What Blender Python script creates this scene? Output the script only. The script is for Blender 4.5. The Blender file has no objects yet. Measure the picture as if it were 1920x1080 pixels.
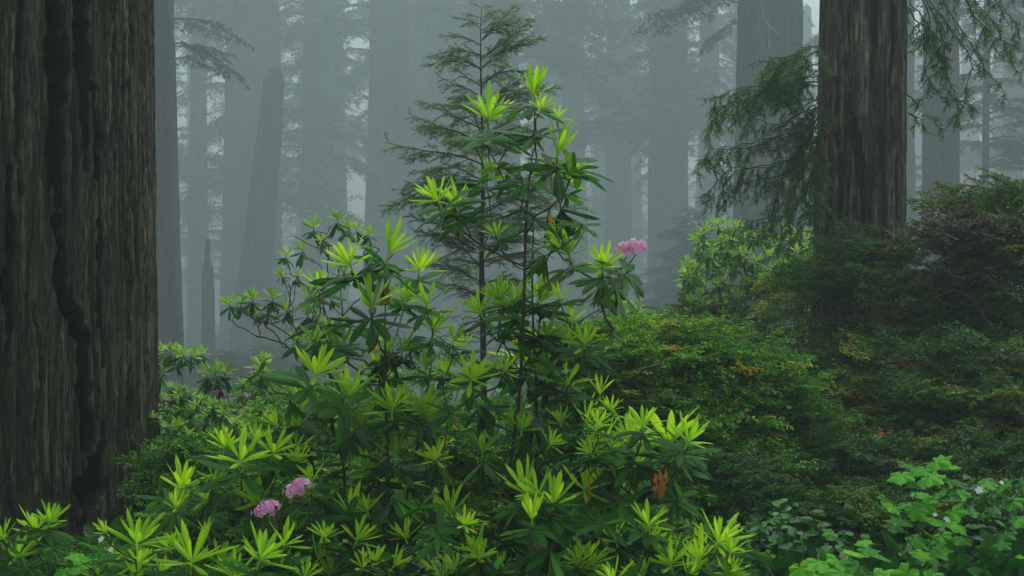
import bpy, math, random
import numpy as np
from mathutils import Vector
R = math.radians
PI = math.pi
C = bpy.context.scene.collection
S = bpy.context.scene

# ------------------------------------------------------------------ camera, sky, sun, exposure
CZ = 1.7
F = 50.0 / 36.0 * 1920.0
cam_d = bpy.data.cameras.new("camera"); cam = bpy.data.objects.new("camera", cam_d); C.objects.link(cam)
cam.location = (0, 0, CZ); cam.rotation_euler = (R(90), 0, 0)
cam_d.lens = 50; cam_d.sensor_width = 36; cam_d.clip_start = 0.1; cam_d.clip_end = 600
S.camera = cam
W = bpy.data.worlds.new("World"); S.world = W; W.use_nodes = True
SUN_EL, SUN_ROT = R(62), R(20)
def build_world():
    nt = W.node_tree; nt.nodes.clear()
    out = nt.nodes.new("ShaderNodeOutputWorld"); bg = nt.nodes.new("ShaderNodeBackground")
    sky = nt.nodes.new("ShaderNodeTexSky"); sky.sky_type = 'NISHITA'; sky.sun_disc = False
    sky.sun_elevation = SUN_EL; sky.sun_rotation = SUN_ROT; sky.dust_density = 4.0; sky.air_density = 1.0
    hs = nt.nodes.new("ShaderNodeHueSaturation"); hs.inputs['Saturation'].default_value = 0.22
    tint = nt.nodes.new("ShaderNodeMix"); tint.data_type = 'RGBA'; tint.blend_type = 'MULTIPLY'
    tint.inputs[0].default_value = 1.0; tint.inputs[7].default_value = (0.94, 1.03, 1.0, 1)
    nt.links.new(sky.outputs[0], hs.inputs['Color']); nt.links.new(hs.outputs[0], tint.inputs[6])
    geo = nt.nodes.new("ShaderNodeNewGeometry"); sx = nt.nodes.new("ShaderNodeSeparateXYZ"); nt.links.new(geo.outputs['Position'], sx.inputs[0])
    mr = nt.nodes.new("ShaderNodeMapRange"); mr.inputs[1].default_value = -0.05; mr.inputs[2].default_value = 1.0; mr.inputs[3].default_value = 1.1; mr.inputs[4].default_value = 1.2
    nt.links.new(sx.outputs['Z'], mr.inputs[0])
    mu = nt.nodes.new("ShaderNodeVectorMath"); mu.operation = 'SCALE'; nt.links.new(tint.outputs[2], mu.inputs[0]); nt.links.new(mr.outputs[0], mu.inputs['Scale'])
    nt.links.new(mu.outputs[0], bg.inputs[0]); bg.inputs[1].default_value = 0.12
    nt.links.new(bg.outputs[0], out.inputs[0])
build_world()
sd = bpy.data.lights.new("sun", 'SUN'); sd.energy = 1.5; sd.angle = R(40); sd.color = (1.0, 0.97, 0.9)
sun = bpy.data.objects.new("sun", sd); C.objects.link(sun)
sun.rotation_euler = (R(90) - SUN_EL, 0, PI - SUN_ROT)
S.view_settings.view_transform = 'Standard'; S.view_settings.look = 'None'
S.view_settings.exposure = 0.72; S.view_settings.gamma = 1.0
cy = S.cycles
cy.max_bounces = 6; cy.diffuse_bounces = 3; cy.glossy_bounces = 2; cy.transmission_bounces = 3; cy.volume_bounces = 3
cy.use_denoising = True
HAZE = 0.0049
def far_y(Y): return Y * 4.8 if Y <= 30 else 144 + (Y - 30) * 3.6      # distance of the background rows, in metres

# ------------------------------------------------------------------ helpers
def at(px, py, Y): return np.array([(px - 960) / F * Y, Y, CZ - (py - 540) / F * Y])
def nz(v): return v / np.maximum(np.linalg.norm(v, axis=-1, keepdims=True), 1e-9)

def hsh(i, j, k, seed):
    h = (i * 374761393 + j * 668265263 + k * 2147483647 + seed * 1274126177) & 0xffffffff
    h = ((h ^ (h >> 13)) * 1274126177) & 0xffffffff
    h = ((h ^ (h >> 15)) * 2246822519) & 0xffffffff
    return ((h ^ (h >> 16)) & 0xffff) / 65535.0
def noise3(x, y, z, seed=0):
    x, y, z = np.broadcast_arrays(x, y, z)
    xi = np.floor(x).astype(np.int64); yi = np.floor(y).astype(np.int64); zi = np.floor(z).astype(np.int64)
    fx, fy, fz = x - xi, y - yi, z - zi
    fx, fy, fz = [f * f * (3 - 2 * f) for f in (fx, fy, fz)]
    def g(a, b, c): return hsh(xi + a, yi + b, zi + c, seed)
    a = g(0,0,0)*(1-fx)+g(1,0,0)*fx; b = g(0,1,0)*(1-fx)+g(1,1,0)*fx
    c = g(0,0,1)*(1-fx)+g(1,0,1)*fx; d = g(0,1,1)*(1-fx)+g(1,1,1)*fx
    return (a*(1-fy)+b*fy)*(1-fz)+(c*(1-fy)+d*fy)*fz
def sstep(a, b, x):
    t = np.clip((x - a) / (b - a), 0, 1); return t * t * (3 - 2 * t)

class Geo:
    """arrays of one mesh: vertices, quads, tris, per vertex (tint, mid)"""
    def __init__(s): s.v = []; s.q = []; s.t = []; s.a = []; s.n = 0
    def add(s, v, q=None, t=None, a=None):
        v = np.asarray(v, float).reshape(-1, 3)
        s.v.append(v)
        s.a.append(np.zeros((len(v), 2)) if a is None else np.asarray(a, float))
        if q is not None and len(q): s.q.append(np.asarray(q, np.int64).reshape(-1, 4) + s.n)
        if t is not None and len(t): s.t.append(np.asarray(t, np.int64).reshape(-1, 3) + s.n)
        s.n += len(v)
    def pack(s):
        return dict(v=np.concatenate(s.v) if s.v else np.zeros((0, 3)), a=np.concatenate(s.a) if s.a else np.zeros((0, 2)),
                    q=np.concatenate(s.q) if s.q else np.zeros((0, 4), np.int64),
                    t=np.concatenate(s.t) if s.t else np.zeros((0, 3), np.int64))
    def scatter(s, tp, M, T, tint=None):
        K, n = len(T), len(tp['v'])
        if K == 0 or n == 0: return
        v = np.einsum('kij,nj->kni', M, tp['v']) + T[:, None, :]
        a = np.repeat(tp['a'][None], K, 0).copy()
        if tint is not None: a[:, :, 0] += np.asarray(tint)[:, None]
        off = (np.arange(K) * n)[:, None, None]
        q = (tp['q'][None] + off).reshape(-1, 4); t = (tp['t'][None] + off).reshape(-1, 3)
        s.add(v.reshape(-1, 3), q, t, a.reshape(-1, 2))
    def mesh(s, name, mat, smooth=True):
        p = s.pack(); me = bpy.data.meshes.new(name)
        nv, nq, ntr = len(p['v']), len(p['q']), len(p['t'])
        me.vertices.add(nv); me.vertices.foreach_set('co', p['v'].astype(np.float32).ravel())
        me.loops.add(nq * 4 + ntr * 3)
        me.loops.foreach_set('vertex_index', np.concatenate([p['q'].ravel(), p['t'].ravel()]).astype(np.int32))
        me.polygons.add(nq + ntr)
        ls = np.concatenate([np.arange(nq) * 4, nq * 4 + np.arange(ntr) * 3]).astype(np.int32)
        me.polygons.foreach_set('loop_start', ls)
        for k, nm in enumerate(('tint', 'mid')):
            at_ = me.attributes.new(nm, 'FLOAT', 'POINT'); at_.data.foreach_set('value', p['a'][:, k].astype(np.float32))
        me.update(calc_edges=True)
        me.polygons.foreach_set('use_smooth', np.full(nq + ntr, smooth))
        me.materials.append(mat); me.update()
        return me
    def obj(s, name, mat, parent=None, smooth=True):
        if s.n == 0: return None
        return link(name, s.mesh(name, mat, smooth), parent)

def link(name, me, parent=None):
    o = bpy.data.objects.new(name, me); C.objects.link(o)
    if parent is not None: o.parent = parent
    return o
def thing(name, label, cat, loc=(0, 0, 0), group=None):
    o = bpy.data.objects.new(name, None); C.objects.link(o); o.location = loc; o.empty_display_size = 0.2
    o['label'] = label; o['category'] = cat
    if group: o['group'] = group
    return o
def rebase(parts, root):
    """parts are built in world coordinates: move their origin to the thing's base"""
    T = Vector(root.location)
    for p in parts:
        if p is None: continue
        p.parent = root; p.location = -T

def frames(D, N):
    x = nz(D); y = nz(np.cross(N, x)); z = np.cross(x, y)
    return np.stack([x, y, z], -1)
def resample(P, n):
    P = np.asarray(P, float); d = np.r_[0, np.cumsum(np.linalg.norm(np.diff(P, axis=0), axis=1))]
    t = np.linspace(0, d[-1], n); return np.stack([np.interp(t, d, P[:, k]) for k in range(P.shape[1])], 1)
def smooth_path(P, n=24):
    P = np.asarray(P, float); m = len(P)
    if m < 3: return resample(P, n)
    Q = np.vstack([2 * P[0] - P[1], P, 2 * P[-1] - P[-2]]); out = []
    k = max(2, n // (m - 1))
    for i in range(1, m):
        t = np.linspace(0, 1, k, endpoint=False)[:, None]
        a, b, c, d = Q[i - 1], Q[i], Q[i + 1], Q[i + 2]
        out.append(0.5 * (2*b + (c-a)*t + (2*a-5*b+4*c-d)*t*t + (3*b-a-3*c+d)*t**3))
    out.append(P[-1:]); return np.vstack(out)
def tube(g, P, r, sides=6, tint=0.3, cap=True):
    P = np.asarray(P, float); n = len(P); r = np.broadcast_to(np.asarray(r, float), (n,))
    T = nz(np.gradient(P, axis=0)); ref = np.array([0.31, 0.87, 0.39]) if abs(nz(P[-1] - P[0])[2]) > 0.7 else np.array([0, 0, 1.0])
    U = nz(np.cross(T, ref)); V = np.cross(T, U)
    th = np.arange(sides) / sides * 2 * PI
    v = P[:, None] + r[:, None, None] * (np.cos(th)[None, :, None] * U[:, None] + np.sin(th)[None, :, None] * V[:, None])
    i = np.arange(n - 1)[:, None] * sides; j = np.arange(sides)[None]; k = (j + 1) % sides
    q = np.stack([i + j, i + k, i + sides + k, i + sides + j], -1).reshape(-1, 4)
    a = np.zeros((n * sides, 2)); a[:, 0] = tint
    vv = v.reshape(-1, 3)
    if cap:
        vv = np.vstack([vv, P[-1] + T[-1] * r[-1]]); a = np.vstack([a, a[-1:]])
        b = (n - 1) * sides; t = [[b + m, b + (m + 1) % sides, n * sides] for m in range(sides)]
    else: t = None
    g.add(vv, q, t, a)

# ------------------------------------------------------------------ materials
def newmat(name):
    m = bpy.data.materials.new(name); m.use_nodes = True; nt = m.node_tree; nt.nodes.clear()
    out = nt.nodes.new("ShaderNodeOutputMaterial"); return m, nt, out
def ramp(nt, stops):
    r = nt.nodes.new("ShaderNodeValToRGB"); e = r.color_ramp.elements
    while len(e) < len(stops): e.new(0.5)
    for el, (p, c) in zip(e, stops): el.position = p; el.color = (*c, 1)
    return r
def math_node(nt, op, a, b=None):
    m = nt.nodes.new("ShaderNodeMath"); m.operation = op
    for k, v in enumerate((a, b)):
        if v is None: continue
        if isinstance(v, (int, float)): m.inputs[k].default_value = v
        else: nt.links.new(v, m.inputs[k])
    return m.outputs[0]
def leafmat(name, stops, rough=0.45, trans=0.3, spec=0.5, rnd=0.0, rib=None, bump=0.0, bscale=60, spots=None, wash=0.0):
    m, nt, out = newmat(name); L = nt.links
    at_ = nt.nodes.new("ShaderNodeAttribute"); at_.attribute_name = 'tint'
    fac = at_.outputs['Fac']
    tc = nt.nodes.new("ShaderNodeTexCoord")
    if rnd:
        oi = nt.nodes.new("ShaderNodeObjectInfo")
        fac = math_node(nt, 'ADD', fac, math_node(nt, 'MULTIPLY', math_node(nt, 'SUBTRACT', oi.outputs['Random'], 0.5), rnd))
    rp = ramp(nt, stops); L.new(fac, rp.inputs[0]); col = rp.outputs[0]
    if rib:
        am = nt.nodes.new("ShaderNodeAttribute"); am.attribute_name = 'mid'
        mr = nt.nodes.new("ShaderNodeMapRange"); mr.inputs[1].default_value = 0.0; mr.inputs[2].default_value = 0.16
        mr.inputs[3].default_value = 0.65; mr.inputs[4].default_value = 0.0
        L.new(am.outputs['Fac'], mr.inputs[0])
        mx = nt.nodes.new("ShaderNodeMix"); mx.data_type = 'RGBA'; L.new(mr.outputs[0], mx.inputs[0])
        L.new(col, mx.inputs[6]); mx.inputs[7].default_value = (*rib, 1); col = mx.outputs[2]
    if spots:
        no = nt.nodes.new("ShaderNodeTexNoise"); no.inputs['Scale'].default_value = spots[1]; no.inputs['Detail'].default_value = 3
        L.new(tc.outputs['Object'], no.inputs['Vector'])
        mr = nt.nodes.new("ShaderNodeMapRange"); mr.inputs[1].default_value = spots[2]; mr.inputs[2].default_value = spots[2] + 0.06
        L.new(no.outputs[0], mr.inputs[0])
        mx = nt.nodes.new("ShaderNodeMix"); mx.data_type = 'RGBA'; L.new(mr.outputs[0], mx.inputs[0])
        L.new(col, mx.inputs[6]); mx.inputs[7].default_value = (*spots[0], 1); col = mx.outputs[2]
    bs = nt.nodes.new("ShaderNodeBsdfPrincipled"); L.new(col, bs.inputs['Base Color'])
    bs.inputs['Roughness'].default_value = rough; bs.inputs['Specular IOR Level'].default_value = spec
    if bump:
        no = nt.nodes.new("ShaderNodeTexNoise"); no.inputs['Scale'].default_value = bscale; no.inputs['Detail'].default_value = 2
        L.new(tc.outputs['Object'], no.inputs['Vector'])
        bp = nt.nodes.new("ShaderNodeBump"); bp.inputs['Strength'].default_value = bump; bp.inputs['Distance'].default_value = 0.01
        L.new(no.outputs[0], bp.inputs['Height']); L.new(bp.outputs[0], bs.inputs['Normal'])
    if trans > 0:
        tr = nt.nodes.new("ShaderNodeBsdfTranslucent"); L.new(col, tr.inputs['Color'])
        ms = nt.nodes.new("ShaderNodeMixShader"); ms.inputs[0].default_value = trans
        L.new(bs.outputs[0], ms.inputs[1]); L.new(tr.outputs[0], ms.inputs[2]); L.new(ms.outputs[0], out.inputs[0])
    else: L.new(bs.outputs[0], out.inputs[0])
    return m
def barkmat(name, stops, scale=9.0, stretch=0.06, moss=None, char_shade=False, bump=0.8, bdist=0.02, rough=0.9):
    m, nt, out = newmat(name); L = nt.links
    tc = nt.nodes.new("ShaderNodeTexCoord"); mp = nt.nodes.new("ShaderNodeMapping"); mp.inputs['Scale'].default_value = (1, 1, stretch)
    L.new(tc.outputs['Object'], mp.inputs[0])
    n1 = nt.nodes.new("ShaderNodeTexNoise"); n1.inputs['Scale'].default_value = scale; n1.inputs['Detail'].default_value = 9; n1.inputs['Roughness'].default_value = 0.62
    n1.inputs['Distortion'].default_value = 0.25
    L.new(mp.outputs[0], n1.inputs['Vector'])
    rp = ramp(nt, stops); L.new(n1.outputs[0], rp.inputs[0]); col = rp.outputs[0]
    n3 = nt.nodes.new("ShaderNodeTexNoise"); n3.inputs['Scale'].default_value = scale * 4.5; n3.inputs['Detail'].default_value = 8; n3.inputs['Roughness'].default_value = 0.7
    mp3 = nt.nodes.new("ShaderNodeMapping"); mp3.inputs['Scale'].default_value = (1, 1, stretch * 1.5); L.new(tc.outputs['Object'], mp3.inputs[0])
    L.new(mp3.outputs[0], n3.inputs['Vector'])
    rp3 = ramp(nt, [(0.40, (0.15, 0.15, 0.15)), (0.5, (0.8, 0.8, 0.8)), (0.60, (2.0, 2.0, 1.95))]); L.new(n3.outputs[0], rp3.inputs[0])
    mx = nt.nodes.new("ShaderNodeMix"); mx.data_type = 'RGBA'; mx.blend_type = 'MULTIPLY'; mx.inputs[0].default_value = 0.8
    L.new(col, mx.inputs[6]); L.new(rp3.outputs[0], mx.inputs[7]); col = mx.outputs[2]
    if moss:
        n2 = nt.nodes.new("ShaderNodeTexNoise"); n2.inputs['Scale'].default_value = 1.3; n2.inputs['Detail'].default_value = 7; n2.inputs['Roughness'].default_value = 0.65
        mp2 = nt.nodes.new("ShaderNodeMapping"); mp2.inputs['Scale'].default_value = (1, 1, 0.25); L.new(tc.outputs['Object'], mp2.inputs[0])
        L.new(mp2.outputs[0], n2.inputs['Vector'])
        mr = nt.nodes.new("ShaderNodeMapRange"); mr.inputs[1].default_value = 0.42; mr.inputs[2].default_value = 0.68; mr.inputs[4].default_value = 0.75
        L.new(n2.outputs[0], mr.inputs[0])
        mx = nt.nodes.new("ShaderNodeMix"); mx.data_type = 'RGBA'; L.new(mr.outputs[0], mx.inputs[0]); L.new(col, mx.inputs[6]); mx.inputs[7].default_value = (*moss, 1); col = mx.outputs[2]
    if char_shade:  # near-black painted into the cracks: char plus the shade of their depth
        ac = nt.nodes.new("ShaderNodeAttribute"); ac.attribute_name = 'mid'
        mx = nt.nodes.new("ShaderNodeMix"); mx.data_type = 'RGBA'; L.new(ac.outputs['Fac'], mx.inputs[0]); L.new(col, mx.inputs[6])
        mx.inputs[7].default_value = (0.006, 0.007, 0.006, 1); col = mx.outputs[2]
    bs = nt.nodes.new("ShaderNodeBsdfPrincipled"); L.new(col, bs.inputs['Base Color']); bs.inputs['Roughness'].default_value = rough
    bs.inputs['Specular IOR Level'].default_value = 0.25
    ad = math_node(nt, 'ADD', n1.outputs[0], math_node(nt, 'MULTIPLY', n3.outputs[0], 0.45))
    bp = nt.nodes.new("ShaderNodeBump"); bp.inputs['Strength'].default_value = bump; bp.inputs['Distance'].default_value = bdist
    L.new(ad, bp.inputs['Height']); L.new(bp.outputs[0], bs.inputs['Normal']); L.new(bs.outputs[0], out.inputs[0])
    return m

M = {}
M['bark_big'] = barkmat('bark_big', [(0.34, (0.016, 0.013, 0.009)), (0.46, (0.06, 0.052, 0.036)), (0.55, (0.12, 0.107, 0.075)), (0.66, (0.25, 0.225, 0.165))], 17, 0.075, moss=(0.05, 0.056, 0.026), char_shade=True, bump=1.0, bdist=0.05)
M['bark_red'] = barkmat('bark_red', [(0.36, (0.018, 0.013, 0.009)), (0.46, (0.08, 0.062, 0.044)), (0.55, (0.17, 0.138, 0.10)), (0.66, (0.36, 0.30, 0.22))], 11, 0.055, moss=(0.07, 0.066, 0.034), char_shade=True, bump=1.0, bdist=0.05)
M['bark_far'] = barkmat('bark_far', [(0.36, (0.008, 0.007, 0.006)), (0.64, (0.045, 0.036, 0.028))], 1.2, 0.04, char_shade=True, bdist=0.08)
M['twig'] = barkmat('twig', [(0.3, (0.02, 0.016, 0.01)), (0.7, (0.07, 0.055, 0.035))], 30, 0.4, moss=(0.05, 0.06, 0.02), bdist=0.004)
M['stem_brown'] = barkmat('stem_brown', [(0.3, (0.03, 0.02, 0.014)), (0.7, (0.13, 0.085, 0.06))], 25, 0.25, moss=(0.06, 0.065, 0.03), bdist=0.005)
M['twig_pale'] = barkmat('twig_pale', [(0.3, (0.2, 0.19, 0.16)), (0.7, (0.42, 0.4, 0.35))], 30, 0.4, bdist=0.004)
M['new_leaf'] = leafmat('new_leaf', [(0.0, (0.17, 0.44, 0.004)), (0.5, (0.38, 0.72, 0.006)), (1.0, (0.62, 0.88, 0.014))], 0.42, 0.45, 0.18, rnd=0.5, rib=(0.5, 0.72, 0.12), bump=0.3, bscale=90)
M['old_leaf'] = leafmat('old_leaf', [(0.0, (0.008, 0.07, 0.003)), (0.5, (0.026, 0.18, 0.005)), (0.9, (0.09, 0.35, 0.007)), (1.0, (0.20, 0.27, 0.012))], 0.2, 0.34, 0.3, rnd=0.4, rib=(0.11, 0.33, 0.03), bump=0.9, bscale=70, spots=((0.09, 0.10, 0.015), 9, 0.68))
M['withered'] = leafmat('withered', [(0.0, (0.32, 0.06, 0.015)), (0.5, (0.62, 0.26, 0.02)), (1.0, (0.62, 0.5, 0.03))], 0.45, 0.3, 0.4, bump=1.0, spots=((0.05, 0.018, 0.008), 24, 0.5))
M['rhodo_far'] = leafmat('rhodo_far', [(0.0, (0.022, 0.08, 0.014)), (0.45, (0.05, 0.17, 0.02)), (0.6, (0.20, 0.44, 0.02)), (1.0, (0.38, 0.60, 0.05))], 0.45, 0.4, 0.2)
M['huck'] = leafmat('huck', [(0.0, (0.014, 0.07, 0.003)), (0.4, (0.045, 0.20, 0.004)), (0.75, (0.14, 0.40, 0.006)), (0.93, (0.30, 0.54, 0.010)), (1.0, (0.48, 0.26, 0.03))], 0.5, 0.35, 0.08)
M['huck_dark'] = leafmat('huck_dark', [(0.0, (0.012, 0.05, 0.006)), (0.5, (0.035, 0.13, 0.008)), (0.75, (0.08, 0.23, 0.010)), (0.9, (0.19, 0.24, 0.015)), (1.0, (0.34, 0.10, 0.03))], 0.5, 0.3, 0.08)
M['huck_brown'] = leafmat('huck_brown', [(0.0, (0.03, 0.018, 0.010)), (0.5, (0.09, 0.055, 0.025)), (0.75, (0.10, 0.13, 0.02)), (1.0, (0.30, 0.10, 0.03))], 0.55, 0.15, 0.3)
M['needle'] = leafmat('needle', [(0.0, (0.04, 0.115, 0.03)), (0.6, (0.10, 0.23, 0.05)), (1.0, (0.20, 0.38, 0.06))], 0.55, 0.3, 0.25)
M['needle_red'] = leafmat('needle_red', [(0.0, (0.02, 0.08, 0.018)), (0.6, (0.06, 0.18, 0.032)), (1.0, (0.14, 0.32, 0.04))], 0.55, 0.3, 0.2)
M['needle_far'] = leafmat('needle_far', [(0.0, (0.015, 0.04, 0.018)), (1.0, (0.05, 0.09, 0.03))], 0.6, 0.15, 0.3)
M['thimble'] = leafmat('thimble', [(0.0, (0.018, 0.15, 0.006)), (0.5, (0.09, 0.42, 0.012)), (1.0, (0.25, 0.62, 0.02))], 0.5, 0.45, 0.1, rib=(0.14, 0.36, 0.07), bump=0.7, bscale=60)
M['salal'] = leafmat('salal', [(0.0, (0.008, 0.06, 0.006)), (0.6, (0.02, 0.14, 0.009)), (1.0, (0.08, 0.28, 0.015))], 0.35, 0.25, 0.1, bump=0.5)
M['pink'] = leafmat('pink', [(0.0, (0.70, 0.12, 0.42)), (0.35, (0.88, 0.34, 0.68)), (1.0, (0.93, 0.66, 0.86))], 0.5, 0.35, 0.3)
M['white'] = leafmat('white', [(0.0, (0.75, 0.76, 0.72)), (1.0, (0.85, 0.85, 0.82))], 0.5, 0.3, 0.3)

# ------------------------------------------------------------------ terrain
def th(x, y):
    x = np.asarray(x, float); y = np.asarray(y, float)
    h = 0.5 * (noise3(x / 6, y / 6, 0.3, 5) - 0.5) + 0.14 * (noise3(x / 1.4, y / 1.4, 0.7, 6) - 0.5) + 1.6 * (noise3(x / 28, y / 28, 0.1, 7) - 0.5)
    near = sstep(3, 12, np.hypot(x, y))
    return h * near + 0.35 * sstep(1.5, 9, x) * sstep(4, 9, y) - 0.03 - 2.4 * sstep(15, 55, y) - 4.5 * sstep(45, 190, y)
def floor_z(x, y): return float(th(x, y))
def build_ground():
    g = Geo(); u = np.linspace(-1, 1, 401); xs = 50 * u + 160 * u ** 5; ys = np.r_[np.linspace(-60, 0, 60)[:-1], np.linspace(0, 50, 180)[:-1], np.linspace(50, 384, 150)]
    X, Yy = np.meshgrid(xs, ys); Z = th(X, Yy)
    n = len(xs); i, j = np.meshgrid(np.arange(len(ys) - 1), np.arange(n - 1), indexing='ij')
    q = np.stack([i*n+j, i*n+j+1, (i+1)*n+j+1, (i+1)*n+j], -1).reshape(-1, 4)
    g.add(np.stack([X, Yy, Z], -1).reshape(-1, 3), q)
    m, nt, out = newmat('forest_floor'); L = nt.links
    tc = nt.nodes.new("ShaderNodeTexCoord")
    n1 = nt.nodes.new("ShaderNodeTexNoise"); n1.inputs['Scale'].default_value = 6; n1.inputs['Detail'].default_value = 10; n1.inputs['Roughness'].default_value = 0.7
    L.new(tc.outputs['Object'], n1.inputs['Vector'])
    rp = ramp(nt, [(0.3, (0.012, 0.009, 0.006)), (0.5, (0.045, 0.03, 0.017)), (0.62, (0.03, 0.05, 0.014)), (0.8, (0.06, 0.08, 0.02))]); L.new(n1.outputs[0], rp.inputs[0])
    bs = nt.nodes.new("ShaderNodeBsdfPrincipled"); L.new(rp.outputs[0], bs.inputs['Base Color']); bs.inputs['Roughness'].default_value = 0.95
    bp = nt.nodes.new("ShaderNodeBump"); bp.inputs['Strength'].default_value = 0.8; bp.inputs['Distance'].default_value = 0.05
    L.new(n1.outputs[0], bp.inputs['Height']); L.new(bp.outputs[0], bs.inputs['Normal']); L.new(bs.outputs[0], out.inputs[0])
    o = g.obj('ground', m); o['kind'] = 'structure'
build_ground()

# ------------------------------------------------------------------ redwood trunks
def trunk(cx, cyy, z0, z1, rfn, lean=(0, 0), nseg=200, nzz=200, depth=0.03, ridge=0.09, zst=1.1, seed=1, carve=None, low=0.06):
    """bark cylinder of real relief; carve(px,py)->(depth, char) for vertices seen from the trail side"""
    g = Geo(); a = PI / 2 + np.arange(nseg) / nseg * 2 * PI; z = np.linspace(z0, z1, nzz)
    A, Z = np.meshgrid(a, z)
    Rr = rfn(Z); tt = (Z - z0)
    ux, uy = np.cos(A), np.sin(A)
    bx, by = ux * Rr, uy * Rr
    wx = bx + 0.5 * ridge * (noise3(bx / (ridge * 4), by / (ridge * 4), Z / (zst * .5), seed) - .5) * 3
    wy = by + 0.5 * ridge * (noise3(bx / (ridge * 4) + 9, by / (ridge * 4), Z / (zst * .5), seed + 1) - .5) * 3
    n1 = noise3(wx / ridge, wy / ridge, Z / zst, seed + 2); f1 = sstep(0, 0.15, np.abs(2 * n1 - 1))
    n2 = noise3(wx / ridge * 2.7, wy / ridge * 2.7, Z / zst * 2.5, seed + 3); f2 = sstep(0, 0.22, np.abs(2 * n2 - 1))
    n3 = noise3(wx / ridge * 7, wy / ridge * 7, Z / zst * 6, seed + 4)
    n4 = noise3(bx / (ridge * 6), by / (ridge * 6), Z / (zst * 3), seed + 5)
    n5 = noise3(wx / ridge * 4.5, wy / ridge * 4.5, Z / zst * 14, seed + 6)
    d = depth * (1.0 * f1 + 0.55 * f2 + 0.5 * n3 + 0.45 * (n5 - .5) - 1.0) + low * (n4 - 0.5)
    lx = lean[0] * tt; ly = lean[1] * tt
    ch = np.zeros_like(Z)
    if carve is not None:
        X0, Y0 = cx + lx + bx, cyy + ly + by
        px = 960 + X0 / Y0 * F; py = 540 - (Z - CZ) / Y0 * F
        cd, cc = carve(px, py, Z); fr = sstep(0.15, -0.15, uy)
        d = d - cd * fr; ch = cc * fr
    Rr = Rr + d
    X = cx + lx + ux * Rr; Y = cyy + ly + uy * Rr
    i, j = np.meshgrid(np.arange(nzz - 1), np.arange(nseg), indexing='ij'); k = (j + 1) % nseg
    q = np.stack([i*nseg+j, i*nseg+k, (i+1)*nseg+k, (i+1)*nseg+j], -1).reshape(-1, 4)
    at_ = np.stack([np.zeros(Z.size), ch.ravel()], 1)
    g.add(np.stack([X, Y, Z], -1).reshape(-1, 3), q, None, at_)
    top = len(z) - 1; b = top * nseg; c = g.n
    g.add([[cx + lean[0] * (z1 - z0), cyy + lean[1] * (z1 - z0), z1 + 0.05]], None, None, [[0, 0]])
    g.t.append(np.array([[b + m, b + (m + 1) % nseg, c] for m in range(nseg)]))
    return g

def crackfield(lines, rough_seed=3, rough=0.55, thin=1.0):
    """lines: list of (points[(px,py,halfwidth)], depth)"""
    def f(px, py, Z):
        cd = np.zeros_like(px); cc = np.zeros_like(px)
        wob = (noise3(px / 22, py / 60, 0.5, rough_seed) - .5) * 22 * rough + (noise3(px / 7, py / 22, 0.5, rough_seed + 1) - .5) * 12 * rough
        for pts, dep, chv in lines:
            P = np.array(pts, float); ys = P[:, 1]
            ok = (py > ys[0]) & (py < ys[-1])
            c = np.interp(py, ys, P[:, 0]); w = np.interp(py, ys, P[:, 2]) * thin * (.7 + .6 * noise3(px * 0, py / 26, dep * 50, rough_seed + 9))
            end = np.minimum(sstep(ys[0] - 1, ys[0] + 40, py), sstep(ys[-1] + 1, ys[-1] - 40, py))
            dd = np.abs(px + wob - c)
            s = sstep(1.0, 0.55, dd / np.maximum(w, 0.5)) * ok * (end if True else 1)
            cd = np.maximum(cd, dep * s); cc = np.maximum(cc, chv * sstep(1.15, 0.8, dd / np.maximum(w, .5)) * ok * (end > 0.2))  # colour mask: crack shade painted along every carved line
        return cd, cc
    return f

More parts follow.
